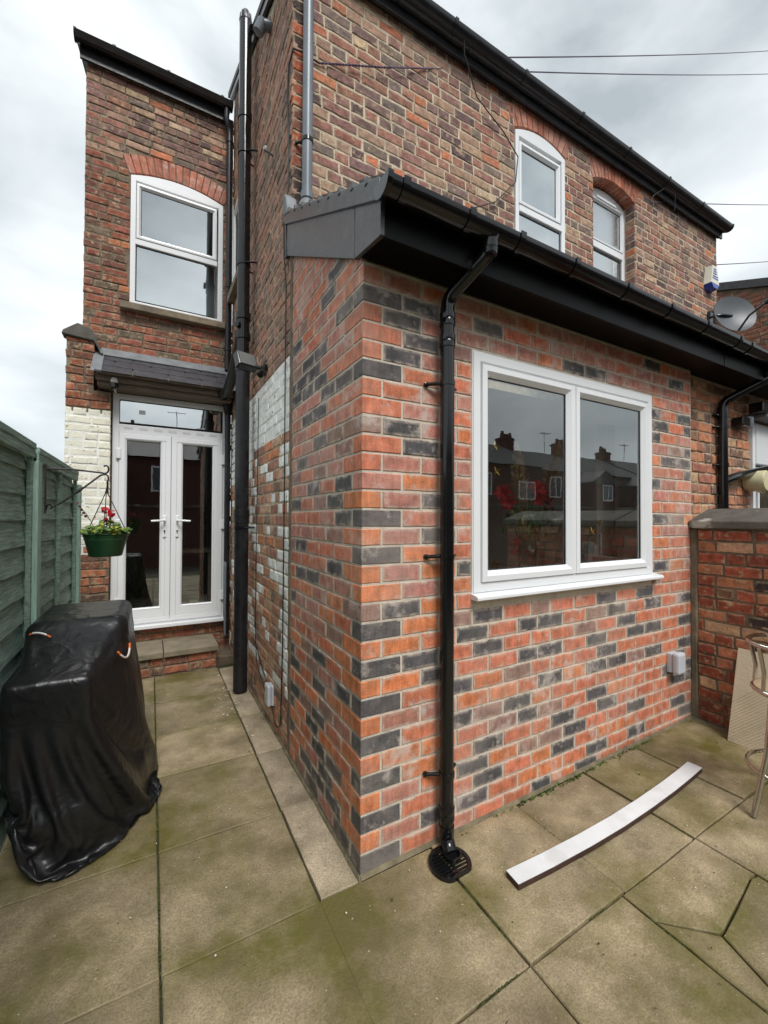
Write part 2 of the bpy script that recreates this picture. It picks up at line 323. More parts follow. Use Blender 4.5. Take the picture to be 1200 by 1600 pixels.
def old_course_gen(u0, u1, z0, z1, ch, header_every=4, joint=0.013):
    zi = 0; z = z0
    while z < z1-0.02:
        u = u0 - random.uniform(0, 0.11); hd = (zi % header_every == header_every-1)
        while u < u1:
            wd = 0.106 if (hd and random.random() < 0.9) or random.random() < 0.22 else random.uniform(0.208, 0.224)
            a, b = max(u, u0), min(u+wd, u1)
            if b-a > 0.03: yield a, b, z+joint*0.5, min(z+ch-joint*0.5, z1)
            u += wd+joint
        z += ch; zi += 1
OLD_WING = [(srgb(136, 94, 82), 5), (srgb(124, 90, 82), 4), (srgb(152, 100, 82), 4), (srgb(118, 96, 84), 3), (srgb(164, 126, 102), 4), (srgb(182, 108, 76), 1.6), (srgb(96, 72, 68), 2), (srgb(188, 154, 122), 0.6)]
OLD_BACK = [(srgb(142, 82, 64), 5), (srgb(126, 80, 64), 4), (srgb(106, 76, 62), 3), (srgb(152, 88, 64), 3), (srgb(110, 92, 74), 2), (srgb(178, 106, 70), 0.8)]
OLD_ORANGE = [(srgb(188, 118, 84), 5), (srgb(168, 104, 80), 4), (srgb(150, 106, 82), 3), (srgb(196, 150, 112), 2), (srgb(124, 92, 76), 1.5)]
OLD_GARDEN = [(srgb(150, 74, 52), 5), (srgb(132, 66, 48), 4), (srgb(170, 104, 74), 4), (srgb(184, 138, 104), 2), (srgb(64, 48, 44), 1.3), (srgb(112, 76, 56), 2)]
def pick(p): c = vary(random.choices([a for a, _ in p], [b for _, b in p])[0], 0.13); return (c[0]*1.04, c[1]*1.16, c[2]*1.26)
WHT = srgb(243, 243, 238)

# ================================================================== ground and paving
def gz(x): return 0.0225*max(x, 0)
g = MB(); g.add([(-80, -80, -0.09), (80, -80, -0.09), (80, 80, -0.09), (-80, 80, -0.09)], [(0, 1, 2, 3)])
struct(g.build('ground', mat('soil', (0.06, 0.05, 0.035), 0.95, 0.3, 3, 0.6, 20)))
pv = MB()
pv.add([(-1.5, -4.2, -0.022), (0, -4.2, -0.022), (0, 3.55, -0.022), (-1.5, 3.55, -0.022), (2.9, -4.2, gz(2.9)-0.022), (2.9, 0.02, gz(2.9)-0.022), (0, 0.02, -0.022)], [(0, 1, 2, 3), (1, 4, 5, 6)])
JOINT = mat('joint_dirt', (0.045, 0.042, 0.022), 0.98, 0.4, 20, 0.9, 60, col2=(0.06, 0.075, 0.015), c2pos=(0.45, 0.6))
paving = struct(pv.build('paving', JOINT))
def slab(poly, m=SLAB, dz=None):
    dz = random.uniform(-0.005, 0.004) if dz is None else dz
    tx, ty = random.uniform(-0.006, 0.006), random.uniform(-0.006, 0.006)
    pts = []
    for i in range(len(poly)):                      # break each side so that the edge wanders
        a = Vector(poly[i]); b = Vector(poly[(i+1) % len(poly)]); k = max(1, int((b-a).length/0.10))
        nn = Vector((b.y-a.y, a.x-b.x)).normalized()
        for q in range(k): pts.append(a+(b-a)*(q/k) + nn*random.uniform(-0.0025, 0.0005))
    c = sum(pts, Vector((0, 0)))/len(pts)
    def zz(p): return gz(p.x)+dz+tx*(p.x-c.x)+ty*(p.y-c.y)
    def sh(p, d):
        v = p-c; return c+v*max(0, (v.length-d)/v.length)
    rings = [(0, -0.035), (0, -0.0035), (0.0045, 0.0), (0.11, 0.0003)]
    v = []; ed = []
    for d, h in rings:
        for p in pts: q = sh(p, d); v.append((q.x, q.y, zz(q)+h)); ed.append(0.0 if d > 0.1 else 1.0)
    n = len(pts); v.append((c.x, c.y, zz(c)+0.0005)); ed.append(0.0)
    f = [(a*n+b, a*n+(b+1) % n, (a+1)*n+(b+1) % n, (a+1)*n+b) for a in range(3) for b in range(n)] + [(3*n+b, 3*n+(b+1) % n, 4*n) for b in range(n)]
    me = bpy.data.meshes.new('slab'); me.from_pydata(v, [], f); a = me.attributes.new('edge', 'FLOAT', 'POINT'); a.data.foreach_set('value', ed); me.materials.append(m)
    o = bpy.data.objects.new('slab', me); COL.objects.link(o); o.parent = paving; WL[o] = Vector((0, 0, 0)); return o
def rect(x0, x1, y0, y1, m=SLAB, j=0.0032): return slab([(x0+j, y0+j), (x1-j, y0+j), (x1-j, y1-j), (x0+j, y1-j)], m)
rows = [-3.64, -3.03, -2.42, -1.82, -1.22, -0.62, -0.025, 0.585, 1.225, 1.77, 2.385, 3.05]
for a, b in zip(rows[:-1], rows[1:]):
    rect(-1.43, -0.775, a, b); rect(-0.775, -0.19, a, b)
ys = [-0.02, 0.59, 1.19, 1.80, 2.38, 3.0]
for a, b in zip(ys[:-1], ys[1:]): rect(-0.19, -0.012, a, b, SLABC)
xs = [-0.20, 0.366, 0.932, 1.505, 2.038, 2.84]
rect(-0.20, 0.366, -0.62, -0.014)
for a, b in zip(xs[1:-1], xs[2:]): rect(a, b, -0.62, -0.014)
xs2 = [-0.20, 0.366, 0.905]
for yy0, yy1 in ((-1.22, -0.62), (-1.82, -1.22), (-2.42, -1.82), (-3.03, -2.42), (-3.64, -3.03)):
    rect(-0.20, 0.366, yy0, yy1); rect(0.366, 0.905, yy0, yy1)
    if yy1 < -0.7: rect(0.905, 1.505, yy0, yy1)
    rect(1.505, 2.07, yy0, yy1); rect(2.07, 2.84, yy0, yy1)
slab([(0.910, -0.750), (1.068, -0.897), (1.094, -0.899), (1.464, -0.850), (1.500, -0.852), (1.500, -0.625), (0.910, -0.625)], dz=0.001)
slab([(1.071, -0.908), (1.006, -1.060), (0.995, -1.215), (1.500, -1.215), (1.500, -0.862), (1.464, -0.854), (1.096, -0.905)], dz=-0.0015)
slab([(0.910, -1.215), (0.990, -1.215), (1.001, -1.060), (1.064, -0.903), (0.910, -0.756)], dz=-0.003)
# mortar fillet at the foot of the walls
fl = MB(); fl.prism([(0, 0), (-0.016, 0), (0, 0.016)], lambda p, a: (a, p[0]-0.001, p[1]+gz(a)-0.003), -0.01, 2.86)
fl.prism([(0, 0), (-0.013, 0), (0, 0.013)], lambda p, a: (p[0]-0.001, a, p[1]-0.003), -0.02, 3.0)
o = fl.build('mortar_fillet', mat('fillet_dirty', (0.17, 0.14, 0.085), 0.95, 0.35, 14, 0.8, 70), paving)

# ================================================================== generic building pieces
def window_unit(parent, fr, u0, u1, z0, z1, panes, name='window', frame_w=0.05, out=0.012, glass=GLASS, sash=True, dv=0.06):
    """white plastic window: window (frame) > sash, pane, gasket"""
    m = MB(); m.ring(fr, u0, u1, z0, z1, [(0, -dv), (0, out), (frame_w-0.006, out), (frame_w, out-0.008), (frame_w, -dv)])
    wo = m.build(name, UPVC, parent, bevel=0.002)
    for (a, b, c, d, s) in panes:
        if s:
            k = MB(); k.ring(fr, a-s, b+s, c-s, d+s, [(0, -dv*0.6), (0, out+0.010), (s*0.55, out+0.012), (s*0.8, out), (s, out-0.010), (s, -dv*0.6)])
            k.build('sash', UPVC, wo, bevel=0.0015)
        gk = MB(); gk.ring(fr, a-0.001, b+0.001, c-0.001, d+0.001, [(0, out-0.016), (0.005, out-0.013), (0.007, out-0.02), (0, out-0.03)]); gk.build('gasket', GASKET, wo)
        p = MB(); vs_ = [fr(a, out-0.018, c), fr(b, out-0.018, c), fr(b, out-0.018, d), fr(a, out-0.018, d)]
        p.add(vs_, [(0, 1, 2, 3)]); p.build('pane', glass, wo)
    return wo
def brick_arch(parent, y, xc, hw, zs, rise, ht, n, depth, cols):
    """segmental arch of wedge-shaped bricks"""
    rad = (hw*hw+rise*rise)/(2*rise); cz = zs+rise-rad; a0 = math.asin(hw/rad); ext = 0.0
    for i in range(n):
        t0 = -a0-ext+(2*a0+2*ext)*i/n; t1 = -a0-ext+(2*a0+2*ext)*(i+1)/n; gp = 0.004/rad
        t0 += gp; t1 -= gp; jj = random.uniform(-0.003, 0.003)
        p = [(xc+rad*math.sin(t0), cz+rad*math.cos(t0)), (xc+rad*math.sin(t1), cz+rad*math.cos(t1)),
             (xc+(rad+ht)*math.sin(t1), cz+(rad+ht)*math.cos(t1)+jj), (xc+(rad+ht)*math.sin(t0), cz+(rad+ht)*math.cos(t0)+jj)]
        m = MB(); d0 = -random.uniform(0, 0.003); m.prism(p, lambda q, a: (q[0], y+a, q[1]), d0, depth)
        o = m.build('arch_brick', BM['obj', 'new'], parent, bevel=0.004, seg=1); o.color = (*vary(random.choice(cols), 0.1), 1)
    mm = MB(); k = 14; pts = []
    for i in range(k+1): t = -a0+2*a0*i/k; pts.append((xc+(rad+0.006)*math.sin(t), cz+(rad+0.006)*math.cos(t)))
    for i in range(k, -1, -1): t = -a0+2*a0*i/k; pts.append((xc+(rad+ht-0.004)*math.sin(t), cz+(rad+ht-0.004)*math.cos(t)))
    mm.prism(pts, lambda q, a: (q[0], y+a, q[1]), 0.006, depth-0.01); mm.build('arch_mortar', MORT_D, parent)
def half_gutter(name, label, x0, x1, y, zt, r, brk, m=BLACK, cap0=True, outlet=None, group='gutters'):
    t = thing(name, label, 'gutter', (x0, y, zt-r), group)
    def sec(ro): return [(math.cos(a)*ro, math.sin(a)*ro) for a in [math.pi+math.pi*i/10 for i in range(11)]]
    po = sec(r) + [(r, 0.004), (r-0.006, 0.004)] + sec(r-0.004)[::-1] + [(-r+0.006, 0.004), (-r, 0.004)]
    g_ = MB(); g_.prism(po, lambda p, a: (a, y+p[0], zt+p[1]), x0, x1); g_.build('trough', m, t, smooth=True, angle=50)
    for bx in brk:
        b = MB(); so_ = sec(r+0.006); si = sec(r+0.0005)[::-1]
        b.prism([(-r-0.006, 0.012)]+so_+[(r+0.006, 0.012), (r-0.008, 0.012), (r-0.008, 0.005), (r, 0.005)]+si+[(-r, 0.012)], lambda p, a: (a, y+p[0], zt+p[1]), bx-0.016, bx+0.016)
        b.build('bracket', m, t, smooth=True, angle=40)
    for e_ in ([x0] if cap0 else [])+[x1]:
        c = MB(); c.prism(sec(r+0.007)+[(r+0.007, 0.01), (-r-0.007, 0.01)], lambda p, a: (a, y+p[0], zt+p[1]), e_-0.012, e_+0.012); c.build('stop_end', m, t, bevel=0.002)
    if outlet is not None:
        c = MB(); c.lathe([(0.034, -r-0.06), (0.036, -r-0.055), (0.036, -r+0.004), (0.05, -r+0.03)], (outlet, y, zt), 20); c.build('outlet', m, t, smooth=True)
    return t

# ================================================================== new rear extension
EXT = thing('rear_extension', 'new single storey extension of orange red and charcoal bricks with white window', 'extension', (0, 0, 0))
UP, HD, JT, CH = 0.2163, 0.1082, 0.0108, 0.085
fw_ = MB(); fw_.box(0.004, 0.636, 0.004, 0.1, -0.06, 2.742).box(2.297, 2.862, 0.004, 0.1, -0.06, 2.742).box(0.636, 2.297, 0.004, 0.1, -0.06, 1.16).box(0.636, 2.297, 0.004, 0.1, 2.46, 2.742)
FRONT = fw_.build('front_wall', MORT_N, EXT)
sw = MB(); sw.prism([(0.1, -0.06), (1.075, -0.06), (1.075, 3.40), (0.1, 2.84)], lambda p, a: (a, p[0], p[1]), 0.004, 0.1)
SIDE = sw.build('side_wall', MORT_N, EXT)
odd = [0]+[UP*i for i in range(1, 6)]+[1.2436+UP*i for i in range(8)]+[2.862]
even = [0, HD]+[HD+UP*i for i in range(1, 5)]+[1.1355+UP*i for i in range(9)]
even[-1] = 2.862
PAT = {1: 'DD', 2: 'RDP', 3: 'RD', 4: 'RDP', 5: 'DR', 6: 'RRP', 7: 'RP', 8: 'BDP', 9: 'RD', 10: 'RPP', 11: 'PO', 12: 'OPD', 13: 'DR', 14: 'OPD', 15: 'DO', 16: 'OPO', 17: 'OP', 18: 'BDO',
       19: 'DOBDRBRRDRDRRR', 20: 'OORDRDDRBDRDRD', 21: 'DDRDRRRBRDRRRR', 22: 'OODRRDDRDRDDRD', 23: 'DRDOBRRRDRRRRR', 24: 'OPPOORDODDBDRD', 25: 'DRDBDORRRRRODR', 26: 'OOORBDBRDORRDD',
       27: 'DORDRRDRDRRRDD', 28: 'OPODOBBDRRDRRR', 29: 'DRRDRODROORRDR', 30: 'OPDDROORDRDRRD', 31: 'DRRRRDODRRRRRR'}
bl = []; RN = random.Random(11)
def rc(): return RN.choices('RORPBD', [30, 14, 10, 20, 8, 25])[0]
def quoin(wx, wy, z0, z1, c):
    me_k = ('q', round(wx, 3), round(wy, 3), RN.randrange(3))
    if me_k not in BC:
        b = bmesh.new(); bmesh.ops.create_cube(b, size=1)
        for v in b.verts: v.co = Vector(((v.co.x+0.5)*wx, (v.co.y+0.5)*wy, v.co.z*0.0742)) + Vector([RN.uniform(-.0012, .0012) for _ in range(3)])
        bmesh.ops.bevel(b, geom=list(b.edges), offset=0.003, segments=1, affect='EDGES'); me = bpy.data.meshes.new('brick'); b.to_mesh(me); b.free()
        a = me.attributes.new('edge', 'FLOAT', 'POINT'); a.data.foreach_set('value', [0.12]*len(me.vertices)); me.materials.append(BM['obj', 'new']); BC[me_k] = me
    o = bpy.data.objects.new('brick', BC[me_k]); COL.objects.link(o); o.parent = FRONT; o.location = (0, 0, (z0+z1)/2); o.color = (*vary(PAL[c], 0.08), 1)
for k in range(0, 32):
    z0 = 0.0136+(31-k)*CH; z1 = z0+CH-JT; jn = odd if k % 2 else even; pt = PAT.get(k, '')
    for i in range(len(jn)-1):
        u0, u1 = jn[i], jn[i+1]-JT; c = pt[i] if i < len(pt) else rc()
        if k <= 2 and i > 2 and c in 'OR' and RN.random() < 0.5: c = 'P'
        if i == 0: quoin(u1, (HD if k % 2 else UP)-JT, z0, z1, c); continue
        for a, b in clip_openings(u0, u1, z0, z1, [(0.636, 2.297, 1.16, 2.46)]): bl.append(('f', (0, 0), 0, a, b, z0, z1, vary(PAL[c], 0.12), 'new', RN.uniform(-0.0015, 0.0015)))
for k in range(-9, 32):
    z0 = 0.0136+(31-k)*CH; z1 = z0+CH-JT
    st = HD if k % 2 else UP; y = 0 if k < 0 else st; run = [] if k >= 0 else [(0, st-JT)]
    if k < 0: y = st
    while y < 1.06: run.append((y, min(y+UP-JT, 1.066))); y += UP
    for a, b in run:
        if z1 > 2.80+0.565*a or b-a < 0.03: 
            a2 = (z1-2.80)/0.565
            if a2 > b-0.04: continue
            a = max(a, a2)
        c = RN.choices('RPBD', [34, 30, 12, 32 if k < 12 else 24])[0] if k < 15 else RN.choices('RORPBD', [30, 16, 10, 14, 10, 22])[0]
        bl.append(('s', (0, 0), -math.pi/2, -b, -a, z0, z1, vary(PAL[c], 0.12), 'new', RN.uniform(-0.0015, 0.0015)))
lay_bricks({'f': FRONT, 's': SIDE}, bl, 300-32, rest_parent=EXT)
mj = MB(); mj.prism([(0.02, 1.060), (-0.003, 1.068), (-0.004, 1.10), (0.0, 1.135), (0.02, 1.14)], lambda p, a: (p[0], p[1], a), -0.03, 3.38); mj.build('mortar_seam', MORT_D, EXT, smooth=True)
# roof, soffit, fascia, barge
def rz(y): return 2.925+(y+0.24)*0.5415
rf = MB()
for ya, yb, xa, xb in ((-0.24, 0.06, -0.02, 2.868), (0.06, 0.86, -0.02, 0.62), (0.06, 0.86, 2.30, 2.868), (0.86, 1.108, -0.02, 2.868)):  # roof pieces leave a gap for the added glazed opening
    rf.prism([(ya, rz(ya)), (yb, rz(yb)), (yb, rz(yb)-0.05), (ya, rz(ya)-0.05)], lambda p, a: (a, p[0], p[1]), xa, xb)
ROOF = rf.build('roof', ROOFT, EXT)
rg = MB(); rg.add([(0.60, 0.04, rz(0.04)+0.03), (2.32, 0.04, rz(0.04)+0.03), (2.32, 0.88, rz(0.88)+0.03), (0.60, 0.88, rz(0.88)+0.03)], [(0, 1, 2, 3)]); rg.build('added_rooflight', GLASS, EXT)  # glazed opening added to bring more light into the kitchen
dirv = Vector((0, 1.348, 0.73)).normalized(); nrm = Vector((0, -dirv.z, dirv.y))
tm = MB(); tm.box(-0.163, 0.163, -0.02, 0.30, 0.0, 0.014, None); tme = None
for c in range(5):
    for i in range(9):
        x = -0.02+0.165+i*0.33-(0.165 if c % 2 else 0)
        if x < 0.1 or x > 2.75 or (c in (1, 2, 3) and 0.46 < x < 2.46): continue
        p = Vector((x, -0.25, 2.925))+dirv*(c*0.27)+nrm*0.006
        if tme is None:
            o = tm.build('roof_tile', ROOFT, ROOF); tme = o.data
        else: o = bpy.data.objects.new('roof_tile', tme); COL.objects.link(o); o.parent = ROOF
        o.location = p; o.rotation_euler = (math.atan2(dirv.z, dirv.y)+0.04, 0, 0)
MB().box(-0.006, 2.868, -0.200, -0.004, 2.744, 2.752).build('soffit', SOFFIT, EXT)
MB().box(-0.006, 2.868, -0.214, -0.201, 2.715, 2.915).build('fascia', SOFFIT, EXT, bevel=0.002)
bb = MB(); bb.prism([(1.135, 3.378), (0.035, 2.758), (0.035, 3.005), (1.135, 3.605)], lambda p, a: (a, p[0], p[1]), -0.026, -0.006); bb.build('barge_board', ANTHRA, EXT, bevel=0.002)
b2 = MB(); b2.prism([(0.031, 2.757), (-0.200, 2.722), (-0.212, 2.722), (-0.212, 2.868), (0.031, 3.002)], lambda p, a: (a, p[0], p[1]), -0.026, -0.006); b2.build('barge_end', ANTHRA, EXT, bevel=0.002)
b3 = MB(); b3.prism([(1.15, 3.60), (-0.222, 2.852), (-0.222, 2.945), (1.15, 3.69)], lambda p, a: (a, p[0], p[1]), -0.040, -0.010); b3.build('verge_trim', ANTHRA, EXT, bevel=0.004)
b4 = MB(); b4.box(-0.032, -0.004, 1.138, 1.165, 3.37, 3.63); b4.build('barge_cap', ANTHRA, EXT, bevel=0.002)
for i in range(9):
    c = MB(); yy = -0.12+i*0.145; zz = 2.945+(yy+0.222)*0.543; c.box(-0.044, 0.05, yy, yy+0.022, zz-0.012, zz+0.018); c.build('verge_clip', ANTHRA, EXT)
lf = MB(); lf.prism([(1.06, 3.62), (1.17, 3.66), (1.17, 3.76), (1.13, 3.80), (1.09, 3.75)], lambda p, a: (a, p[0], p[1]), -0.046, 0.03); lf.build('lead_flashing', LEAD, EXT, bevel=0.01)
# kitchen window
W = window_unit(EXT, FY(0), 0.640, 2.293, 1.196, 2.456, [(0.748, 1.378, 1.305, 2.338, 0.056), (1.506, 2.170, 1.305, 2.338, 0.056)], 'window', 0.052, 0.010)
MB().box(1.434, 1.450, -0.014, 0.05, 1.25, 2.40).build('mullion', UPVC, W)
s_ = MB(); s_.prism([(0.02, 1.163), (-0.052, 1.160), (-0.056, 1.164), (-0.056, 1.178), (-0.050, 1.184), (0.02, 1.197)], lambda p, a: (a, p[0], p[1]), 0.628, 2.352); s_.build('sill', UPVC, W, bevel=0.002)
q_ = MB(); q_.ring(FY(0), 0.632, 2.301, 1.19, 2.464, [(0, -0.005), (0.002, 0.004), (0.009, 0.006), (0.012, -0.005)]); q_.build('sealant', WHITE, W)
INT = mat('interior_paint', (0.46, 0.43, 0.38), 0.8, 0.1, 3, 0.05); FLOORI = mat('interior_floor', (0.10, 0.07, 0.05), 0.5, 0.2)
rl = MB(); rl.add([(0.11, 0.105, 0.02), (2.75, 0.105, 0.02), (2.75, 3.3, 0.02), (0.11, 3.3, 0.02), (0.11, 0.105, 2.7), (2.75, 0.105, 2.7), (2.75, 3.3, 2.7), (0.11, 3.3, 2.7), (0.11, 1.0, 2.7), (2.75, 1.0, 2.7)], [(0, 1, 2, 3), (8, 9, 6, 7), (1, 5, 6, 2), (2, 6, 7, 3), (3, 7, 4, 0)])
rl.build('room_lining', INT, EXT)
MB().box(0.62, 2.31, 0.064, 0.34, 1.235, 1.262).build('window_board', UPVC, EXT)
rv = MB(); rv.box(2.298, 2.33, 0.1, 0.2, 1.262, 2.46).box(0.60, 0.635, 0.1, 0.2, 1.262, 2.46); rv.build('window_reveal', INT, EXT)

# ================================================================== old house wing behind the extension
D = 1.11
WING = thing('house_wing', 'old two storey brown brick house wing with two arched windows above the extension', 'house', (0, D, 0))
def vz(y): return 5.52+0.45*(y-D)
wf = MB()
for x0, x1 in ((0.009, 2.12), (2.83, 3.29), (4.06, 6.03)): wf.box(x0, x1, D+0.005, D+0.21, 2.72, 5.53)
for x0, x1 in ((2.12, 2.83), (3.29, 4.06)): wf.box(x0, x1, D+0.14, D+0.21, 5.25, 5.53).box(x0, x1, D+0.005, D+0.21, 2.72, 3.88)
for x0, x1 in ((2.12, 2.83), (3.29, 4.06)): wf.box(x0, x1, D+0.011, D+0.139, 5.42, 5.53)
WFR = wf.build('front_wall', MORT_O, WING)
ws = MB(); ws.prism([(D+0.21, -0.06), (3.56, -0.06), (3.56, vz(3.56)), (D+0.21, vz(D+0.21))], lambda p, a: (a, p[0], p[1]), 0.006, 0.2)
ws.prism([(D+0.012, -0.06), (D+0.21, -0.06), (D+0.21, 2.72), (D+0.012, 2.72)], lambda p, a: (a, p[0], p[1]), 0.009, 0.1)
WSD = ws.build('side_wall', MORT_O, WING)
MB().box(0.2, 6.03, 3.40, 3.55, 0, 6.5).build('inner_wall', MORT_O, WING)
wr = MB(); wr.box(6.031, 6.04, D+0.02, 3.5, 0, 5.5); wr.build('gable_render', MORT_O, WING)
bl = []; HOLES = [(2.12, 2.83, 3.8, 5.25), (3.29, 4.06, 3.8, 5.25)]
def arch_clip(a, b, z0, z1):
    out_ = []
    for (s0, s1) in clip_openings(a, b, z0, z1, HOLES+[(2.105, 2.85, 5.24, 5.6), (3.275, 4.08, 5.24, 5.6)]): out_.append((s0, s1))
    return out_
for a, b, z0, z1 in old_course_gen(0.11, 6.03, 3.66, 5.52, 0.0845):
    if z0 < 4.1 and a > 1.3: continue
    for s0, s1 in arch_clip(a, b, z0, z1): bl.append(('f', (0, D), 0, s0, s1, z0, z1, pick(OLD_WING), 'old', random.uniform(-0.003, 0.003)))
z = 3.66; i = 0
while z < 5.5:      # quoins at the corner: red and sooty
    wd = 0.105 if i % 2 else 0.0
    cc = vary(random.choice([srgb(172, 88, 58), srgb(70, 56, 52), srgb(118, 76, 62), srgb(150, 82, 60)]), 0.1)
    bl.append(('f', (0, D), 0, 0.001, 0.105, z+0.006, z+0.079, cc, 'old', -0.001)); z += 0.0845; i += 1
OLD_SIDE = [(srgb(156, 116, 98), 5), (srgb(140, 108, 94), 4), (srgb(166, 116, 96), 3), (srgb(176, 124, 102), 2), (srgb(128, 106, 92), 3)]
OLD_LOW = [(srgb(182, 126, 98), 5), (srgb(166, 114, 92), 4), (srgb(196, 152, 122), 4), (srgb(196, 122, 84), 2), (srgb(140, 108, 92), 2)]
for a, b, z0, z1 in old_course_gen(-3.55, -1.112, 0.0, 6.7, 0.0845, header_every=3):
    y0, y1 = -b, -a
    if z1 > vz(y0): continue
    if z0 > 4.05 and z0 < 5.2 and y1 > 2.75: continue
    if z0 > 3.45 and z0 < 3.7 and y0 < 1.2: pass
    st = 'old'
    if 2.17 < z0+0.03 and z1 < 2.70+0.02*(y0-1) or (y0 > 2.25 and 1.95 < z0 < 2.7): c, st = vary(WHT, 0.03), 'paint'
    elif z0 < 2.2:
        pw = 0.68 if y1 < 1.42 else (0.20 if y1 < 1.9 else 0.26)
        if z0 < 0.3: pw = 0.12
        if random.random() < pw: c, st = vary(WHT, 0.06), 'paint'
        else: c = pick(OLD_LOW)
    else: c = pick(OLD_SIDE)
    bl.append(('s', (0, 0), -math.pi/2, a, b, z0, z1, c, st, random.uniform(-0.004, 0.004)))
lay_bricks({'f': WFR, 's': WSD}, bl, 300, rest_parent=WING)
pm = MB(); pm.prism([(1.115, 2.165), (2.62, 2.165), (2.62, 2.70), (1.115, 2.70)], lambda p, a: (a, p[0], p[1]), 0.0025, 0.0085); pm.build('painted_joints', MORT_W, WSD)
RED_ARCH = [srgb(184, 112, 88), srgb(172, 102, 80), srgb(190, 122, 98)]
brick_arch(WFR, D, 2.475, 0.375, 5.25, 0.088, 0.205, 11, 0.13, RED_ARCH)
brick_arch(WFR, D, 3.675, 0.395, 5.245, 0.092, 0.205, 14, 0.13, RED_ARCH)
# roof of the wing
rw = MB(); rw.prism([(0.98, 5.585), (3.7, 6.81), (3.7, 6.75), (1.02, 5.54)], lambda p, a: (a, p[0], p[1]), -0.045, 6.08); rw.build('roof', ROOFT, WING)
vg = MB(); vg.prism([(1.0, 5.46), (3.6, 6.63), (3.6, 6.745), (1.0, 5.575)], lambda p, a: (a, p[0], p[1]), -0.035, -0.012); vg.build('verge_board', BLACKM, WING)
MB().box(-0.01, 6.06, D-0.055, D-0.035, 5.47, 5.60).build('fascia', BLACKM, WING); MB().box(-0.01, 6.06, D-0.034, D+0.0, 5.50, 5.515).build('soffit', BLACKM, WING)
PALE_BACK = mat('pale_pane_backing', (0.50, 0.53, 0.54), 0.8, 0.06, 4, 0.05)  # pale backing added behind upper panes to lift them towards reflected sky brightness
def arch_head(parent, fr, xc, hw, zs, rise, o0, o1):
    k = 12; pts = [(xc-hw, zs)]+[(xc-hw+2*hw*i/k, zs+rise*(1-((2*i/k)-1)**2)) for i in range(1, k)]+[(xc+hw, zs)]
    m = MB(); m.prism(pts, lambda q, a: fr(q[0], a, q[1]), o0, o1); return m.build('head_panel', UPVC, parent)
W1 = window_unit(WING, FY(D), 2.128, 2.826, 3.885, 5.236, [(2.212, 2.700, 4.590, 5.090, 0.045), (2.182, 2.762, 3.95, 4.462, 0)], 'window', 0.05, 0.004, GLASS_UP)
MB().box(2.175, 2.778, D-0.010, D+0.05, 4.475, 4.535).build('transom', UPVC, W1, bevel=0.004); arch_head(W1, FY(D), 2.477, 0.346, 5.237, 0.080, -0.06, 0.002)
W2 = window_unit(WING, FY(D+0.12), 3.300, 4.052, 3.885, 5.225, [(3.375, 3.978, 4.735, 5.155, 0.03), (3.375, 3.985, 3.95, 4.600, 0)], 'window', 0.05, 0.004, FROST)
MB().box(3.345, 4.005, D+0.11, D+0.17, 4.625, 4.700).build('transom', UPVC, W2, bevel=0.006); arch_head(W2, FY(D+0.12), 3.676, 0.372, 5.226, 0.090, -0.06, 0.002)
MB().box(3.50, 3.86, D+0.095, D+0.118, 5.185, 5.215).build('trickle_vent', UPVC, W2, bevel=0.004)
MB().box(2.13, 2.83, D+0.16, D+0.17, 3.885, 5.3).build('added_backing', PALE_BACK, W1); MB().box(3.3, 4.05, D+0.26, D+0.27, 3.885, 5.3).build('added_backing', mat('bathroom_dark', (0.30, 0.32, 0.33), 0.8), W2)
# brick reveals of the recessed window (faces turned inwards)
for sgn, xx in ((-1, 4.0615), (1, 3.2885)):
    zc = 3.9
    while zc < 5.22:
        m = MB(); xa, xb = (xx-0.006, xx+0.02) if sgn < 0 else (xx-0.02, xx+0.006); m.box(xa, xb, D+0.002, D+0.105, zc+0.006, zc+0.077); o = m.build('brick', BM['obj', 'old'], WFR, bevel=0.004, seg=1); o.color = (*pick(OLD_WING), 1); zc += 0.0845
# side window near the inner corner
SW = window_unit(WING, FX(0), 2.80, 3.40, 4.17, 5.15, [(2.88, 3.32, 4.26, 5.05, 0.03)], 'window', 0.05, 0.012, GLASS_UP)
MB().box(-0.07, 0.02, 2.72, 3.46, 4.085, 4.165).build('sill', STONE, SW, bevel=0.006)
MB().box(0.05, 0.06, 2.8, 3.4, 4.2, 5.15).build('added_backing', PALE_BACK, SW)

# ================================================================== back part of the house with the garden doors
D2 = 3.55
BACK = thing('rear_house', 'tall narrow red brown brick house end with garden doors and arched window above', 'house', (-0.7, D2, 0))
bw = MB()
Y0, Y1 = D2+0.006, D2+0.2
bw.box(-1.45, -1.185, Y0, Y1, -0.06, 6.36).box(-0.03, -0.0, Y0, Y1, -0.06, 6.36).box(-1.185, -0.03, Y0, Y1, -0.06, 0.385).box(-1.185, -0.03, Y0, Y1, 2.89, 3.80).box(-1.185, -1.048, Y0, Y1, 3.80, 6.36).box(-0.108, -0.03, Y0, Y1, 3.80, 6.36)
bw.box(-1.048, -0.108, Y0+0.13, Y1, 5.29, 6.36).box(-1.048, -0.108, Y0+0.002, Y0+0.129, 5.50, 6.36)
BF = bw.build('front_wall', MORT_D, BACK)
bl = []; BH = [(-1.185, -0.027, 0.385, 2.89), (-1.048, -0.108, 3.80, 5.29), (-1.065, -0.088, 5.28, 5.52)]
for a, b, z0, z1 in old_course_gen(-1.452, -0.002, 0.0, 6.35, 0.0795, header_every=5):
    for s0, s1 in clip_openings(a, b, z0, z1, BH):
        pal = OLD_BACK if z0 < 5.4 else OLD_WING
        bl.append(('f', (0, D2), 0, s0, s1, z0, z1, pick(pal), 'old', random.uniform(-0.005, 0.004)))
lay_bricks({'f': BF}, bl, 286, rest_parent=BACK)
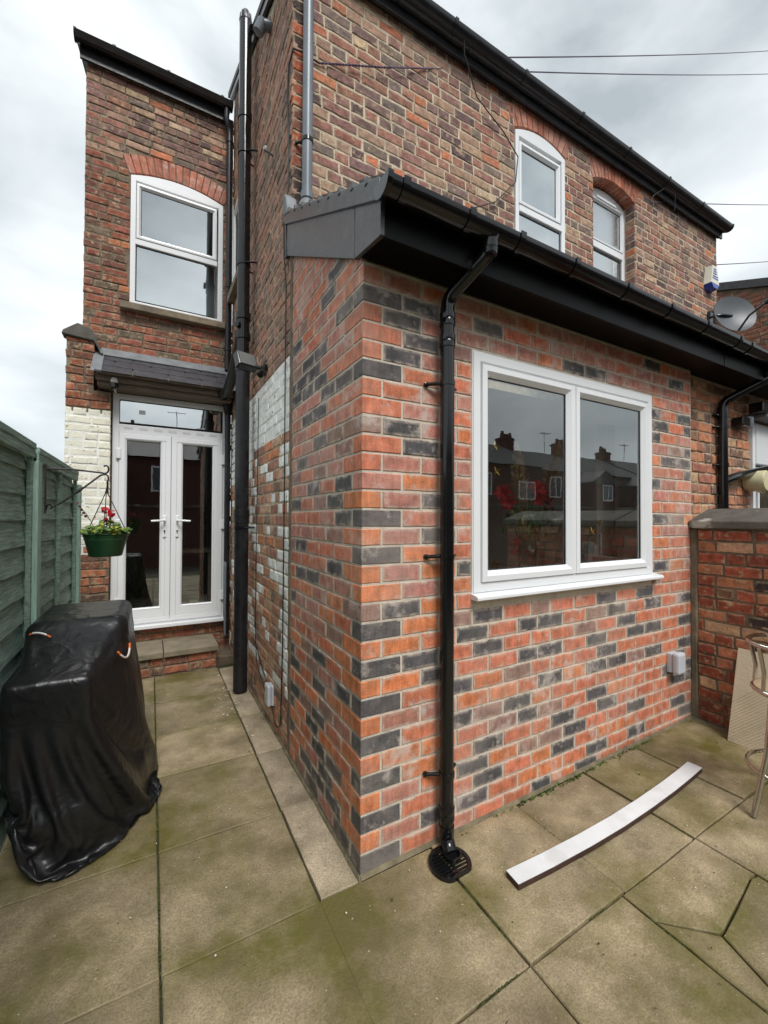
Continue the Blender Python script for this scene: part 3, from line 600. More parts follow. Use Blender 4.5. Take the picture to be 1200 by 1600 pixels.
brick_arch(BF, D2, -0.578, 0.482, 5.285, 0.085, 0.20, 15, 0.12, RED_ARCH)
rb = MB(); rb.prism([(3.36, 6.41), (5.5, 7.3), (5.5, 7.24), (3.40, 6.37)], lambda p, a: (a, p[0], p[1]), -1.53, -0.04); rb.build('roof', ROOFT, BACK)
MB().box(-1.50, -0.06, D2-0.06, D2-0.035, 6.26, 6.40).build('fascia', BLACKM, BACK); MB().box(-1.50, -0.06, D2-0.034, D2+0.0, 6.34, 6.358).build('soffit', BLACKM, BACK)
WB = window_unit(BACK, FY(D2), -1.046, -0.110, 3.862, 5.272, [(-0.948, -0.222, 4.640, 5.155, 0.042), (-0.990, -0.186, 3.925, 4.520, 0)], 'window', 0.052, 0.006, GLASS_UP)
MB().box(-1.0, -0.17, D2-0.012, D2+0.05, 4.530, 4.590).build('transom', UPVC, WB, bevel=0.005); arch_head(WB, FY(D2), -0.578, 0.464, 5.273, 0.082, -0.06, 0.003)
MB().box(-1.05, -0.10, D2+0.16, D2+0.17, 3.87, 5.4).build('added_backing', mat('pale_backing_bedroom', (0.42, 0.46, 0.48), 0.8, 0.05), WB)  # added pale panel, its blue grey helping the pane look sky bright
MB().box(-1.13, -0.085, D2-0.085, D2+0.01, 3.785, 3.86).build('sill', STONE, WB, bevel=0.008)
# garden doors: frame, fanlight, two leaves
fr = FY(D2-0.02)
DF = MB(); DF.ring(fr, -1.182, -0.034, 0.425, 2.885, [(0, -0.07), (0, 0.012), (0.055, 0.012), (0.06, 0.004), (0.06, -0.07)]); DOORF = DF.build('door_frame', UPVC, BACK, bevel=0.002)
MB().box(-1.125, -0.092, D2-0.034, D2+0.04, 2.47, 2.565).build('transom', UPVC, DOORF, bevel=0.006)
tpm = mat('protective_tape', (0.62, 0.60, 0.60), 0.4, 0.1, 60)
for i in range(7): MB().box(-1.08+i*0.14, -1.0+i*0.14, D2-0.0352, D2-0.0346, 2.512, 2.538).build('tape_patch', tpm, DOORF)
gk = MB(); gk.ring(fr, -1.124, -0.112, 2.583, 2.823, [(0, -0.004), (0.006, 0.0), (0.008, -0.02), (0, -0.02)]); gk.build('gasket', GASKET, DOORF)
p = MB(); p.add([fr(-1.122, -0.01, 2.585), fr(-0.114, -0.01, 2.585), fr(-0.114, -0.01, 2.821), fr(-1.122, -0.01, 2.821)], [(0, 1, 2, 3)]); p.build('fanlight_pane', GLASS_UP, DOORF)
MB().box(-0.945, -0.885, D2-0.0105, D2-0.010, 2.69, 2.735).build('sticker', WHITE, DOORF)
for nm, a, b, ga, gb, hx, sg in (('door', -1.122, -0.632, -1.048, -0.738, -0.690, -1), ('door', -0.628, -0.094, -0.512, -0.206, -0.566, 1)):
    lf_ = MB(); lf_.ring(fr, a, b, 0.44, 2.468, [(0, -0.05), (0, 0.022), (0.006, 0.026), (0.050, 0.026), (0.056, 0.018), (0.056, -0.05)])
    for (x0, x1, z0, z1) in ((a+0.056, ga-0.018, 0.496, 2.412), (gb+0.018, b-0.056, 0.496, 2.412)):
        if x1 > x0: lf_.box(x0, x1, D2-0.043, D2+0.01, z0, z1)
    lf_.box(ga-0.018, gb+0.018, D2-0.043, D2+0.01, 0.496, 0.590).box(ga-0.018, gb+0.018, D2-0.043, D2+0.01, 2.422, 2.4225)
    lo = lf_.build(nm, UPVC, BACK, bevel=0.003)
    gk = MB(); gk.ring(fr, ga-0.018, gb+0.018, 0.590, 2.412, [(0, 0.02), (0.002, 0.026), (0.014, 0.014), (0.018, 0.004), (0, 0.0)]); gk.build('bead', UPVC, lo)
    gk = MB(); gk.ring(fr, ga-0.001, gb+0.001, 0.607, 2.395, [(0, 0.004), (0.005, 0.008), (0.006, 0.0), (0, 0.0)]); gk.build('gasket', GASKET, lo)
    p = MB(); p.add([fr(ga, 0.003, 0.605), fr(gb, 0.003, 0.605), fr(gb, 0.003, 2.397), fr(ga, 0.003, 2.397)], [(0, 1, 2, 3)]); p.build('pane', GLASS_DOOR, lo)
    h = MB(); h.box(hx-0.017, hx+0.017, D2-0.058, D2-0.046, 1.36, 1.60); h.build('handle_plate', UPVC, lo, bevel=0.006)
    h = MB(); h.tube([(hx, D2-0.05, 1.545), (hx, D2-0.10, 1.545), (hx+sg*0.02, D2-0.112, 1.545), (hx+sg*0.13, D2-0.112, 1.538)], 0.011, 10); h.build('handle', UPVC, lo, smooth=True)
    h = MB(); h.lathe([(0.009, 0), (0.009, 0.004)], (hx, D2-0.0585, 1.43), 12, (0, -1, 0)); h.box(hx-0.0035, hx+0.0035, D2-0.0625, D2-0.0585, 1.40, 1.43); h.build('lock', GASKET, lo)
    for hz in (2.25, 1.50, 0.68):
        q = a-0.004 if sg < 0 else b+0.004; h = MB(); h.box(q-0.022, q+0.022, D2-0.062, D2-0.047, hz-0.055, hz+0.055); h.build('hinge', UPVC, lo, bevel=0.006)
MB().box(-1.188, -0.028, D2-0.105, D2+0.05, 0.386, 0.424).build('door_sill', UPVC, BACK, bevel=0.006)
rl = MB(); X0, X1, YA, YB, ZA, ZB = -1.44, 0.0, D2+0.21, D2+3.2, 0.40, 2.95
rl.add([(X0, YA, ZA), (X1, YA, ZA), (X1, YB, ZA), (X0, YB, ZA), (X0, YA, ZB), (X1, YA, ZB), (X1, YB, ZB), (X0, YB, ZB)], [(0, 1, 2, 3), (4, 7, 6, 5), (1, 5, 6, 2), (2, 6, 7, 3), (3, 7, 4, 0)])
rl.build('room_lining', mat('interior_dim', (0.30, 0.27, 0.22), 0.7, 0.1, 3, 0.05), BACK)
# brickwork and step below the doors
STEP = thing('door_step', 'brick step with two stone treads below the white garden doors', 'step', (-0.6, 3.3, 0))
sc_ = MB(); sc_.box(-1.18, -0.20, 3.078, 3.55, -0.05, 0.178); sc_.box(-0.20, -0.01, 3.16, 3.55, -0.05, 0.06); SC = sc_.build('core', MORT_D, STEP)
bl = []
for a, b, z0, z1 in old_course_gen(-1.18, -0.205, 0.0, 0.178, 0.0885, header_every=9): bl.append(('s', (0, 3.07), 0, a, b, z0, z1, pick(OLD_BACK), 'old', random.uniform(-0.004, 0.004)))
lay_bricks({'s': SC}, bl, 60)
for a, b in ((-1.20, -0.702), (-0.694, -0.185)): m = MB(); m.box(a, b, 3.03, 3.548, 0.182, 0.236); m.build('tread', mat('step_stone', (0.23, 0.19, 0.13), 0.9, 0.2, 6, 0.6, 60, col2=(0.12, 0.11, 0.07), c2pos=(0.5, 0.75)), STEP, bevel=0.006)
# ================================================================== brick pier left of the doors
PIER = thing('brick_pier', 'brick garden wall end beside the doors, painted white halfway up, dark stone cap', 'wall', (-1.4, 3.42, 0))
PY = 3.42
pc = MB(); pc.box(-1.565, -1.195, PY+0.009, 3.549, -0.05, 2.86); pc.box(-1.565, -1.34, PY+0.009, 3.549, 2.86, 3.36); PC = pc.build('core', MORT_D, PIER)
MB().box(-1.563, -1.197, PY+0.003, PY+0.0085, 1.18, 2.63).build('painted_joints', MORT_W, PIER)
bl = []
OLD_PIER = [(srgb(150, 88, 62), 4), (srgb(120, 76, 58), 4), (srgb(96, 74, 60), 2), (srgb(178, 104, 74), 2)]
for a, b, z0, z1 in old_course_gen(-1.57, -1.192, 0.0, 3.36, 0.081, header_every=3):
    if z0 > 2.83:
        b = min(b, -1.338)
        if b-a < 0.03: continue
    wht = 1.17+0.1*(a+1.57 > 0.15) < z0 < 2.60
    bl.append(('p', (0, PY), 0, a, b, z0, z1, vary(srgb(232, 229, 212), 0.04) if wht else pick(OLD_PIER), 'paint' if wht else 'old', random.uniform(-0.005, 0.004)))
lay_bricks({'p': PC}, bl, 200)
cp = MB(); cp.prism([(-1.605, 3.375), (-1.59, 3.415), (-1.475, 3.505), (-1.36, 3.47), (-1.262, 3.24), (-1.275, 3.225), (-1.34, 3.35)], lambda p, a: (p[0], a, p[1]), PY-0.03, 3.548); cp.build('cap_stone', COPE, PIER, bevel=0.012)

# ================================================================== slate canopy over the doors
CAN = thing('slate_canopy', 'small lean-to canopy of dark slates over the white garden doors', 'canopy', (-0.66, 3.4, 2.9))
MB().box(-1.30, -0.03, 3.31, 3.545, 2.893, 2.985).build('timber_lintel', WOODG, CAN, bevel=0.006)
MB().box(-1.31, -0.02, 3.27, 3.30, 2.935, 3.005).build('timber_fascia', WOODG, CAN, bevel=0.004)
bs = MB(); bs.prism([(3.20, 2.995), (3.545, 3.300), (3.545, 3.275), (3.22, 2.985)], lambda p, a: (a, p[0], p[1]), -1.30, -0.03); bs.build('batten_board', WOODG, CAN)
dv = Vector((0, 0.345, 0.305)).normalized(); ang = math.atan2(0.305, 0.345); sm = None
for c in range(3):
    x = -1.315+(0.0 if c % 2 == 0 else -0.16)
    while x < -0.03:
        x0, x1 = max(x, -1.315), min(x+0.316, -0.025)
        if x1-x0 > 0.05:
            m = MB(); m.box(0, x1-x0-0.005, 0, 0.21, 0, 0.008); o = m.build('slate', SLATE, CAN, org=(0, 0, 0), bevel=0.0015, seg=1)
            pz = Vector((x0, 3.185, 2.992))+dv*(c*0.135)+Vector((0, -dv.z, dv.y))*0.004; o.location = pz-WL[CAN]; o.rotation_euler = (ang-0.035, random.uniform(-.004, .004), random.uniform(-.006, .006))
        x += 0.322
fl = MB(); fl.prism([(3.44, 3.236), (3.546, 3.322), (3.546, 3.345), (3.535, 3.345), (3.435, 3.247)], lambda p, a: (a, p[0], p[1]), -1.29, 0.0); fl.build('lead_flashing', LEAD, CAN, bevel=0.003)
for x0, x1 in ((-1.345, -1.255), (-0.075, -0.004)):
    fl = MB(); fl.prism([(3.18, 2.99), (3.19, 3.016), (3.546, 3.34), (3.546, 3.30)], lambda p, a: (a, p[0], p[1]), x0, x1); fl.build('lead_soaker', LEAD, CAN, bevel=0.004)

# ================================================================== gutters and pipes
half_gutter('gutter', 'black plastic gutter along the edge of the new extension roof', -0.045, 2.866, -0.268, 2.885, 0.056, [0.03, 0.36, 0.66, 1.05, 1.5, 1.95, 2.4], outlet=0.505)
half_gutter('gutter', 'long black gutter at the eaves of the old house wing', -0.06, 6.10, 1.00, 5.612, 0.058, [0.5, 1.3, 2.1, 2.9, 3.7, 4.5, 5.3], BLACKM)
half_gutter('gutter', 'black gutter at the top of the narrow house end on the left', -1.53, -0.04, 3.445, 6.43, 0.062, [-1.2, -0.7, -0.15], BLACKM)
def clip(t, x, y, z, r, wall, m=BLACK):
    """pipe bracket: band round the pipe and two lugs back to the wall"""
    b = MB(); b.lathe([(r, -0.013), (r+0.004, -0.012), (r+0.004, 0.012), (r, 0.013)], (x, y, z), 20)
    if wall == 'y': b.tube([(x-r-0.002, y+0.01, z), (x-r-0.03, y+0.035, z)], 0.008, 8); b.tube([(x+r, y+0.01, z), (x+r+0.03, y+0.035, z)], 0.008, 8)
    else: b.tube([(x+0.01, y-r, z), (-0.002, y-r-0.04, z)], 0.008, 8); b.tube([(x+0.01, y+r, z), (-0.002, y+r+0.04, z)], 0.008, 8)
    b.build('bracket', m, t, smooth=True)
DP = thing('downpipe', 'black round downpipe on the new brick front left of the window', 'pipe', (0.43, -0.06, 0), 'downpipes')
dx, dy = 0.43, -0.058
m = MB(); m.tube([(dx, dy, 0.09), (dx, dy, 2.575)], 0.034, 20); m.build('pipe', BLACK, DP, smooth=True)
m = MB(); m.tube([(dx, dy, 2.56)]+arc((dx, dy, 2.60), (dx, dy, 2.65), (dx+0.015, dy-0.045, 2.675), 6)+arc((0.487, -0.222, 2.752), (0.503, -0.267, 2.775), (0.505, -0.268, 2.81), 6)+[(0.505, -0.268, 2.85)], 0.0335, 20); m.build('swan_neck', BLACK, DP, smooth=True)
for z in (2.545, 2.44, 0.175):
    m = MB(); m.lathe([(0.034, -0.032), (0.0385, -0.03), (0.0385, -0.005), (0.037, 0), (0.0385, 0.005), (0.0385, 0.03), (0.034, 0.032)], (dx, dy, z), 20); m.build('collar', BLACK, DP, smooth=True, angle=30)
m = MB(); m.lathe([(0.0338, -0.02), (0.0385, -0.018), (0.0385, 0.018), (0.0338, 0.02)], (0.505, -0.268, 2.815), 20); m.build('collar', BLACK, DP, smooth=True, angle=30)
for z in (2.235, 1.40, 0.36):
    b = MB(); b.lathe([(0.0335, -0.012), (0.038, -0.011), (0.038, 0.011), (0.0335, 0.012)], (dx, dy, z), 20)
    b.tube([(dx-0.03, dy+0.012, z), (dx-0.085, -0.012, z-0.004)], 0.009, 10); b.lathe([(0.012, 0), (0.013, 0.012), (0.006, 0.016)], (dx-0.088, 0.0, z-0.004), 12, (0, -1, 0)); b.tube([(dx+0.03, dy+0.012, z), (dx+0.085, -0.012, z-0.004)], 0.009, 10)
    b.build('bracket', BLACK, DP, smooth=True)
m = MB(); m.tube([(dx, dy, 0.12), (dx, dy, 0.07)]+arc((dx, dy, 0.06), (dx-0.003, dy-0.01, 0.03), (dx-0.01, dy-0.045, 0.012), 5), [0.037]*2+[0.036]*6, 20, cap=False); m.build('shoe', BLACK, DP, smooth=True)
# drain
DR = thing('drain_cover', 'round black plastic drain grid under the downpipe', 'drain', (0.385, -0.145, 0.008))
cx_, cy_ = 0.385, -0.142
m = MB(); n = 28
ro = [(cx_+0.098*math.cos(a), cy_+max(0.098*math.sin(a), -0.082)) for a in [2*math.pi*i/n for i in range(n)]]; ri = [(cx_+(x-cx_)*0.80, cy_+(y-cy_)*0.80) for x, y in ro]
m.add([(x, y, 0.004) for x, y in ro]+[(x, y, 0.022) for x, y in ro]+[(x, y, 0.022) for x, y in ri]+[(x, y, 0.0) for x, y in ri], [(i+q*n, (i+1) % n+q*n, (i+1) % n+(q+1)*n, i+(q+1)*n) for q in range(3) for i in range(n)]); m.build('rim', BLACK, DR, bevel=0.002)
m = MB(); m.lathe([(0.08, 0), (0.08, 0.003)], (cx_, cy_, 0.004), 24); m.build('sump', GASKET, DR)
for i in range(-4, 5):
    hx = math.sqrt(max(0.0, 0.080**2-(i*0.0175)**2)); y = cy_+i*0.0175
    if y < cy_-0.066: continue
    m = MB(); m.box(cx_-hx, cx_+hx, y-0.004, y+0.004, 0.008, 0.019); m.build('bar', BLACK, DR)
m = MB(); m.box(cx_-0.005, cx_+0.005, cy_-0.066, cy_+0.08, 0.009, 0.0195); m.build('bar', BLACK, DR)
m = MB(); m.lathe([(0.037, 0.0), (0.042, 0.02), (0.042, 0.026), (0.035, 0.026), (0.031, 0.006)], (dx-0.018, dy-0.068, 0.012), 22); m.build('socket_ring', BLACK, DR, smooth=True, angle=30)

# soil stack
SS = thing('soil_stack', 'thick black soil pipe with vent cap standing in the corner by the garden doors', 'pipe', (-0.10, 2.28, 0))
sx, sy = -0.10, 2.28
m = MB(); m.tube([(sx, sy, 2.98), (sx, sy, 6.16)], 0.055, 22); m.build('upper_pipe', BLACK, SS, smooth=True)
m = MB(); m.tube([(sx, sy, 0.02), (sx, sy, 2.92)], 0.062, 22); m.build('lower_pipe', BLACKM, SS, smooth=True)
for z, r in ((5.28, 0.062), (4.95, 0.06), (3.42, 0.066), (3.24, 0.066), (2.94, 0.068), (1.62, 0.07), (1.56, 0.066)):
    m = MB(); m.lathe([(0.05, -0.035), (r, -0.03), (r, 0.03), (0.05, 0.035)], (sx, sy, z), 22); m.build('collar', BLACKM if z < 3 else BLACK, SS, smooth=True, angle=30)
for z in (4.93, 3.90, 1.49):
    clip(SS, sx, sy, z, 0.058 if z > 2 else 0.064, 'x')
m = MB(); m.lathe([(0.055, 0), (0.058, 0.01), (0.05, 0.07), (0.03, 0.115), (0.012, 0.13)], (sx, sy, 6.15), 22); m.build('vent_cap', BLACKM, SS, smooth=True)
for i in range(10):
    a = 2*math.pi*i/10; m = MB(); m.tube([(sx+0.058*math.cos(a), sy+0.058*math.sin(a), 6.16), (sx+0.05*math.cos(a), sy+0.05*math.sin(a), 6.23), (sx, sy, 6.285)], 0.004, 6); m.build('cage_wire', GREYP, SS)
m = MB(); m.tube([(sx, sy, 3.30)]+arc((sx-0.005, sy+0.10, 3.22), (sx-0.01, sy+0.5, 2.98), (sx-0.02, 3.10, 2.93), 8)+[(-0.14, 3.46, 2.97)], 0.052, 18); m.build('branch', BLACKM, SS, smooth=True)
m = MB(); m.lathe([(0.03, 0), (0.034, 0.02), (0.02, 0.025)], (sx-0.05, sy-0.03, 3.33), 16, (-1, -0.6, 0)); m.build('access_plug', BLACK, SS, smooth=True)
# thin downpipe in the corner
TP = thing('downpipe', 'thin black downpipe in the inner corner right of the garden doors', 'pipe', (-0.05, 3.48, 0), 'downpipes')
tx, ty = -0.046, 3.475
m = MB(); m.tube([(tx, ty, 0.24), (tx, ty, 2.82)], 0.033, 16); m.build('lower_pipe', BLACKM, TP, smooth=True)
m = MB(); m.tube([(tx-0.01, ty, 3.30), (tx-0.01, ty, 6.06)]+arc((tx-0.01, ty, 6.1), (tx-0.01, ty, 6.16), (tx-0.03, ty-0.02, 6.19), 4)+[(tx-0.05, 3.45, 6.26), (tx-0.05, 3.445, 6.38)], 0.032, 16); m.build('upper_pipe', BLACKM, TP, smooth=True)
m = MB(); m.lathe([(0.035, 0), (0.045, 0.02), (0.06, 0.12), (0.06, 0.16)], (tx, ty-0.01, 2.78), 14); m.build('hopper', BLACKM, TP, smooth=True)
for z in (6.02, 4.30, 3.55): m = MB(); m.lathe([(0.03, -0.025), (0.039, -0.022), (0.039, 0.022), (0.03, 0.025)], (tx-0.01, ty, z), 16); m.build('collar', BLACKM, TP, smooth=True, angle=30)
m = MB(); m.tube([(tx-0.02, 3.42, 1.02)]+arc((tx-0.03, 3.40, 1.06), (tx-0.03, 3.35, 1.08), (tx-0.035, 3.335, 1.02), 5)+[(tx-0.035, 3.33, 0.25)], 0.013, 10); m.build('overflow_pipe', GREYP, TP, smooth=True)
# grey vent pipe above the extension roof
VP = thing('vent_pipe', 'grey plastic vent pipe rising up the old brick corner above the extension', 'pipe', (0.092, 1.052, 3.6))
m = MB(); m.tube([(0.088, 1.055, 3.62), (0.096, 1.055, 6.4)], 0.036, 20); m.build('pipe', GREYP, VP, smooth=True)
for z in (4.16,): b = MB(); b.lathe([(0.036, -0.014), (0.041, -0.012), (0.041, 0.012), (0.036, 0.014)], (0.09, 1.055, z), 18); b.tube([(0.06, 1.07, z), (0.02, 1.105, z-0.005)], 0.009, 8); b.build('bracket', BLACK, VP, smooth=True)
m = MB(); m.lathe([(0.036, 0), (0.043, 0.004), (0.043, 0.05), (0.036, 0.054)], (0.0885, 1.055, 3.75), 18); m.build('collar', GREYP, VP, smooth=True, angle=30)
m = MB(); m.lathe([(0.08, 0), (0.06, 0.05), (0.045, 0.09)], (0.088, 1.055, 3.645), 18); m.build('roof_slate', LEAD, VP, smooth=True)

# ================================================================== small fittings on the house
def cable(name, label, pts, r, org, m=CABLE): return solo(name, MB().tube(pts, r, 8), m, label, 'cable', org, smooth=True)
cable('cable', 'black cable running down the old brick corner to a loop near the ground', [(-0.006, 1.16, 4.55), (-0.008, 1.165, 3.9), (-0.034, 1.18, 3.6), (-0.034, 1.17, 3.4), (-0.012, 1.19, 3.2), (-0.012, 1.20, 2.6), (-0.014, 1.19, 1.9), (-0.012, 1.205, 1.3), (-0.012, 1.215, 0.7), (-0.012, 1.24, 0.32)]+arc((-0.012, 1.25, 0.16), (-0.014, 1.30, 0.03), (-0.014, 1.42, 0.10), 6)+[(-0.012, 1.60, 0.27), (-0.012, 1.85, 0.36), (-0.012, 2.08, 0.50)], 0.0045, (-0.01, 1.2, 0))
cable('cable', 'thin black cable hanging down the white painted brick beside the soil pipe', [(-0.012, 2.02, 2.62), (-0.012, 2.05, 1.9), (-0.013, 2.07, 1.2), (-0.012, 2.08, 0.6), (-0.014, 2.02, 0.34), (-0.012, 1.72, 0.20)], 0.0035, (-0.01, 2.05, 0))
FLD = thing('floodlight', 'small black floodlight with sensor on the old brick wall beside the soil pipe', 'lamp', (-0.05, 1.95, 2.8))
m = MB(); m.lathe([(0.045, 0), (0.045, 0.025), (0.02, 0.04)], (0, 1.80, 2.80), 18, (-1, 0, 0)); m.build('wall_mount', BLACK, FLD, smooth=True, angle=30)
m = MB(); m.tube([(-0.035, 1.80, 2.81), (-0.08, 1.83, 2.82), (-0.11, 1.87, 2.84)], 0.016, 10); m.build('arm', BLACK, FLD, smooth=True)
Mx = Matrix.Translation((-0.155, 1.86, 2.86)) @ Matrix.Rotation(R(18), 4, 'Z') @ Matrix.Rotation(R(-24), 4, 'X')
m = MB(); m.box(-0.085, 0.085, -0.035, 0.035, -0.07, 0.07, Mx); m.build('housing', BLACK, FLD, bevel=0.01)
m = MB(); m.box(-0.072, 0.072, -0.039, -0.0355, -0.058, 0.058, Mx); m.build('lens', mat('lamp_lens', (0.16, 0.17, 0.165), 0.15, 0.05), FLD)
m = MB(); m.lathe([(0.03, 0), (0.034, 0.02), (0.032, 0.05), (0.012, 0.062)], (-0.05, 1.70, 2.74), 16, (-0.6, -0.6, -0.5)); m.build('sensor', BLACK, FLD, smooth=True)
def socket(name, label, Mx):
    t = thing(name, label, 'socket', Mx.translation, 'weatherproof sockets')
    m = MB(); m.box(-0.048, 0.048, -0.035, 0, -0.07, 0.07, Mx); m.build('back_box', LGREY, t, bevel=0.006)
    m = MB(); m.box(-0.052, 0.052, -0.085, -0.0355, -0.074, 0.078, Mx); m.build('cover', LGREY, t, bevel=0.016)
    m = MB(); m.box(-0.03, 0.03, -0.03, -0.006, -0.082, -0.0705, Mx); m.build('gland', GASKET, t)
    return t
socket('outdoor_socket', 'pale grey weatherproof socket box on the new brick right of the window', Matrix.Translation((2.535, 0, 0.535)))
socket('outdoor_socket', 'pale grey weatherproof box low on the old brick beside the black cable loop', Matrix.Translation((0, 1.52, 0.245)) @ Matrix.Rotation(-math.pi/2, 4, 'Z') @ Matrix.Diagonal((1.0, 0.6, 1.05, 1)))
# boiler flue / wall light high on the side wall
FLU = thing('wall_vent', 'small metal cowl vent high on the old brick side wall under the roof edge', 'vent', (-0.05, 1.72, 5.55))
m = MB(); m.tube([(0.01, 1.72, 5.60), (-0.06, 1.73, 5.59)], 0.04, 18); m.build('pipe', GREYP, FLU, smooth=True)
m = MB(); m.lathe([(0.036, 0), (0.046, 0.01), (0.042, 0.10), (0.02, 0.105)], (-0.06, 1.73, 5.62), 16, (-0.45, 0.3, -1)); m.build('cowl', GREYP, FLU, smooth=True, angle=30)
HK = thing('wall_hook', 'little white insulator hook on the old brick side wall', 'hook', (-0.03, 1.62, 4.45))
m = MB(); m.tube([(0, 1.62, 4.45), (-0.05, 1.60, 4.45), (-0.08, 1.58, 4.42), (-0.085, 1.56, 4.47)], 0.008, 8); m.build('hook', GREYP, HK, smooth=True)
m = MB(); m.lathe([(0.012, 0), (0.02, 0.015), (0.012, 0.03)], (-0.075, 1.575, 4.43), 12); m.build('insulator', WHITE, HK, smooth=True)
CAMD = thing('doorbell_camera', 'small white and black security camera on top of the door frame', 'camera', (-1.14, 3.5, 2.9))
m = MB(); m.lathe([(0.03, 0), (0.036, 0.01), (0.036, 0.03), (0.026, 0.05), (0.01, 0.056)], (-1.155, 3.29, 2.925), 18); m.build('body', WHITE, CAMD, smooth=True)
m = MB(); m.lathe([(0.028, 0), (0.034, 0.01), (0.034, 0.055)], (-1.155, 3.29, 2.869), 18); m.build('face', BLACK, CAMD)
m = MB(); m.box(-1.165, -1.145, 3.29, 3.53, 2.872, 2.884); m.build('mount', WHITE, CAMD)
# alarm box
AL = thing('alarm_box', 'white and blue burglar alarm box near the right end of the old wall', 'alarm', (5.75, D, 4.85))
def ap(s, t_, o_): return Vector((5.765+s, D-o_, 4.83+t_))
outl = [(-0.125, -0.095), (-0.07, 0.16), (0.07, 0.16), (0.125, -0.095)]; fo = [(-0.108, -0.088), (-0.060, 0.15), (0.060, 0.15), (0.108, -0.088)]
m = MB(); m.add([ap(a, b, 0.0) for a, b in outl]+[ap(a, b, 0.09) for a, b in fo], [(0, 1, 5, 4), (1, 2, 6, 5), (2, 3, 7, 6), (4, 5, 6, 7), (0, 4, 7, 3), (0, 3, 2, 1)]); m.build('casing', mat('alarm_cream', (0.72, 0.70, 0.58), 0.4, 0.04), AL, bevel=0.004)
m = MB(); o1 = [(-0.126, -0.096), (-0.06, -0.165), (0.06, -0.165), (0.126, -0.096)]; o2 = [(-0.108, -0.089), (-0.05, -0.150), (0.05, -0.150), (0.108, -0.089)]
m.add([ap(a, b, 0.0) for a, b in o1]+[ap(a, b, 0.092) for a, b in o2], [(0, 1, 5, 4), (1, 2, 6, 5), (2, 3, 7, 6), (4, 5, 6, 7), (0, 4, 7, 3), (0, 3, 2, 1)]); m.build('lens', mat('alarm_blue', (0.02, 0.06, 0.35), 0.25, 0.05), AL, bevel=0.004)
for i, (zz, hw) in enumerate(((0.105, 0.045), (0.075, 0.052), (0.045, 0.058), (0.01, 0.07), (-0.02, 0.078))):
    m = MB(); m.box(5.765-hw, 5.765+hw*(0.6 if i < 3 else 1), D-0.0925, D-0.0905, 4.83+zz-0.007, 4.83+zz+0.007); m.build('print_line', mat('print_blue', (0.06, 0.10, 0.42), 0.5), AL)
# satellite dish
DI = thing('satellite_dish', 'grey satellite dish on a bracket at the right end of the old wall', 'dish', (5.75, 1.05, 4.33))
dc = Vector((6.02, 0.90, 4.36)); dn = Vector((-0.50, -0.84, 0.22)).normalized(); du = dn.cross(Vector((0, 0, 1))).normalized(); dw = du.cross(dn)
m = MB(); n = 36; rings = []
for k, (rr, dd) in enumerate([(1.0, 0.0), (0.75, -0.026), (0.5, -0.045), (0.25, -0.056), (0.02, -0.06), (0.02, -0.066), (0.5, -0.052), (0.985, -0.008), (1.01, -0.006)]):
    for j in range(n): a = 2*math.pi*j/n; rings.append(dc+du*0.275*rr*math.cos(a)+dw*0.262*rr*math.sin(a)*(1.0 if math.sin(a) > 0 else 1.06)+dn*dd)
m.add(rings, [(k*n+j, k*n+(j+1) % n, (k+1) % 9*n+(j+1) % n, (k+1) % 9*n+j) for k in range(9) for j in range(n)]); m.build('reflector', mat('dish_grey', (0.085, 0.092, 0.10), 0.42, 0.08), DI, smooth=True, angle=60)
lp = dc+dn*0.24-du*0.24+dw*0.0
m = MB(); m.tube([dc-dw*0.262+dn*0.0, dc-dw*0.12-du*0.08+dn*0.10, lp], 0.013, 10); m.build('feed_arm', BLACK, DI, smooth=True)
m = MB(); m.tube([lp-dn*0.05, lp+dn*0.06-du*0.03], [0.03, 0.026], 14); m.build('receiver', BLACK, DI, smooth=True)
m = MB(); m.tube([lp-dn*0.055, lp-dn*0.075], 0.02, 12); m.build('receiver_cap', WHITE, DI)
m = MB(); m.tube([(5.80, 1.108, 4.33), (5.82, 1.03, 4.33), (5.90, 0.99, 4.34), dc-dn*0.06], 0.017, 10); m.build('bracket_arm', BLACK, DI, smooth=True)
m = MB(); m.box(5.74, 5.86, 1.088, 1.108, 4.26, 4.40); m.build('wall_plate', BLACK, DI, bevel=0.004)

# ================================================================== overhead wires
def wire(label, a, b, sag, m=WIRE, r=0.006):
    a, b = Vector(a), Vector(b); pts = [a+(b-a)*t-Vector((0, 0, sag*4*t*(1-t))) for t in [i/24 for i in range(25)]]
    return solo('overhead_wire', MB().tube(pts, r, 6), m, label, 'wire', a, 'overhead wires')
wire('topmost purple grey overhead wire leaving the eaves to the right', (1.46, 1.06, 5.50), (18.98, 3.064, 17.544), 0.10)
wire('dark overhead wire crossing the old wall from a twisted end', (0.74, 1.06, 5.03), (18.988, 3.073, 16.706), 0.12)
wire('overhead wire fixed near the right end of the eaves', (4.30, 1.06, 5.33), (19.033, 3.118, 12.236), 0.06)
wire('lowest overhead wire leaving the right corner of the old house', (6.05, 1.16, 5.16), (19.051, 3.136, 10.517), 0.05)
tw = thing('wire_anchor', 'twisted wire end tied to the old brick beside the grey vent pipe', 'wire', (0.2, 1.1, 4.8))
for ph in (0, math.pi):
    m = MB(); pts = []
    for i in range(110):
        t = i/109; p_ = Vector((0.19, 1.098, 4.80))*(1-t)+Vector((0.76, 1.06, 5.035))*t; pts.append(p_+Vector((0, 0.004*math.cos(t*70+ph), 0.004*math.sin(t*70+ph))))
    m.tube(pts, 0.004, 5); m.build('strand', WIRE, tw)
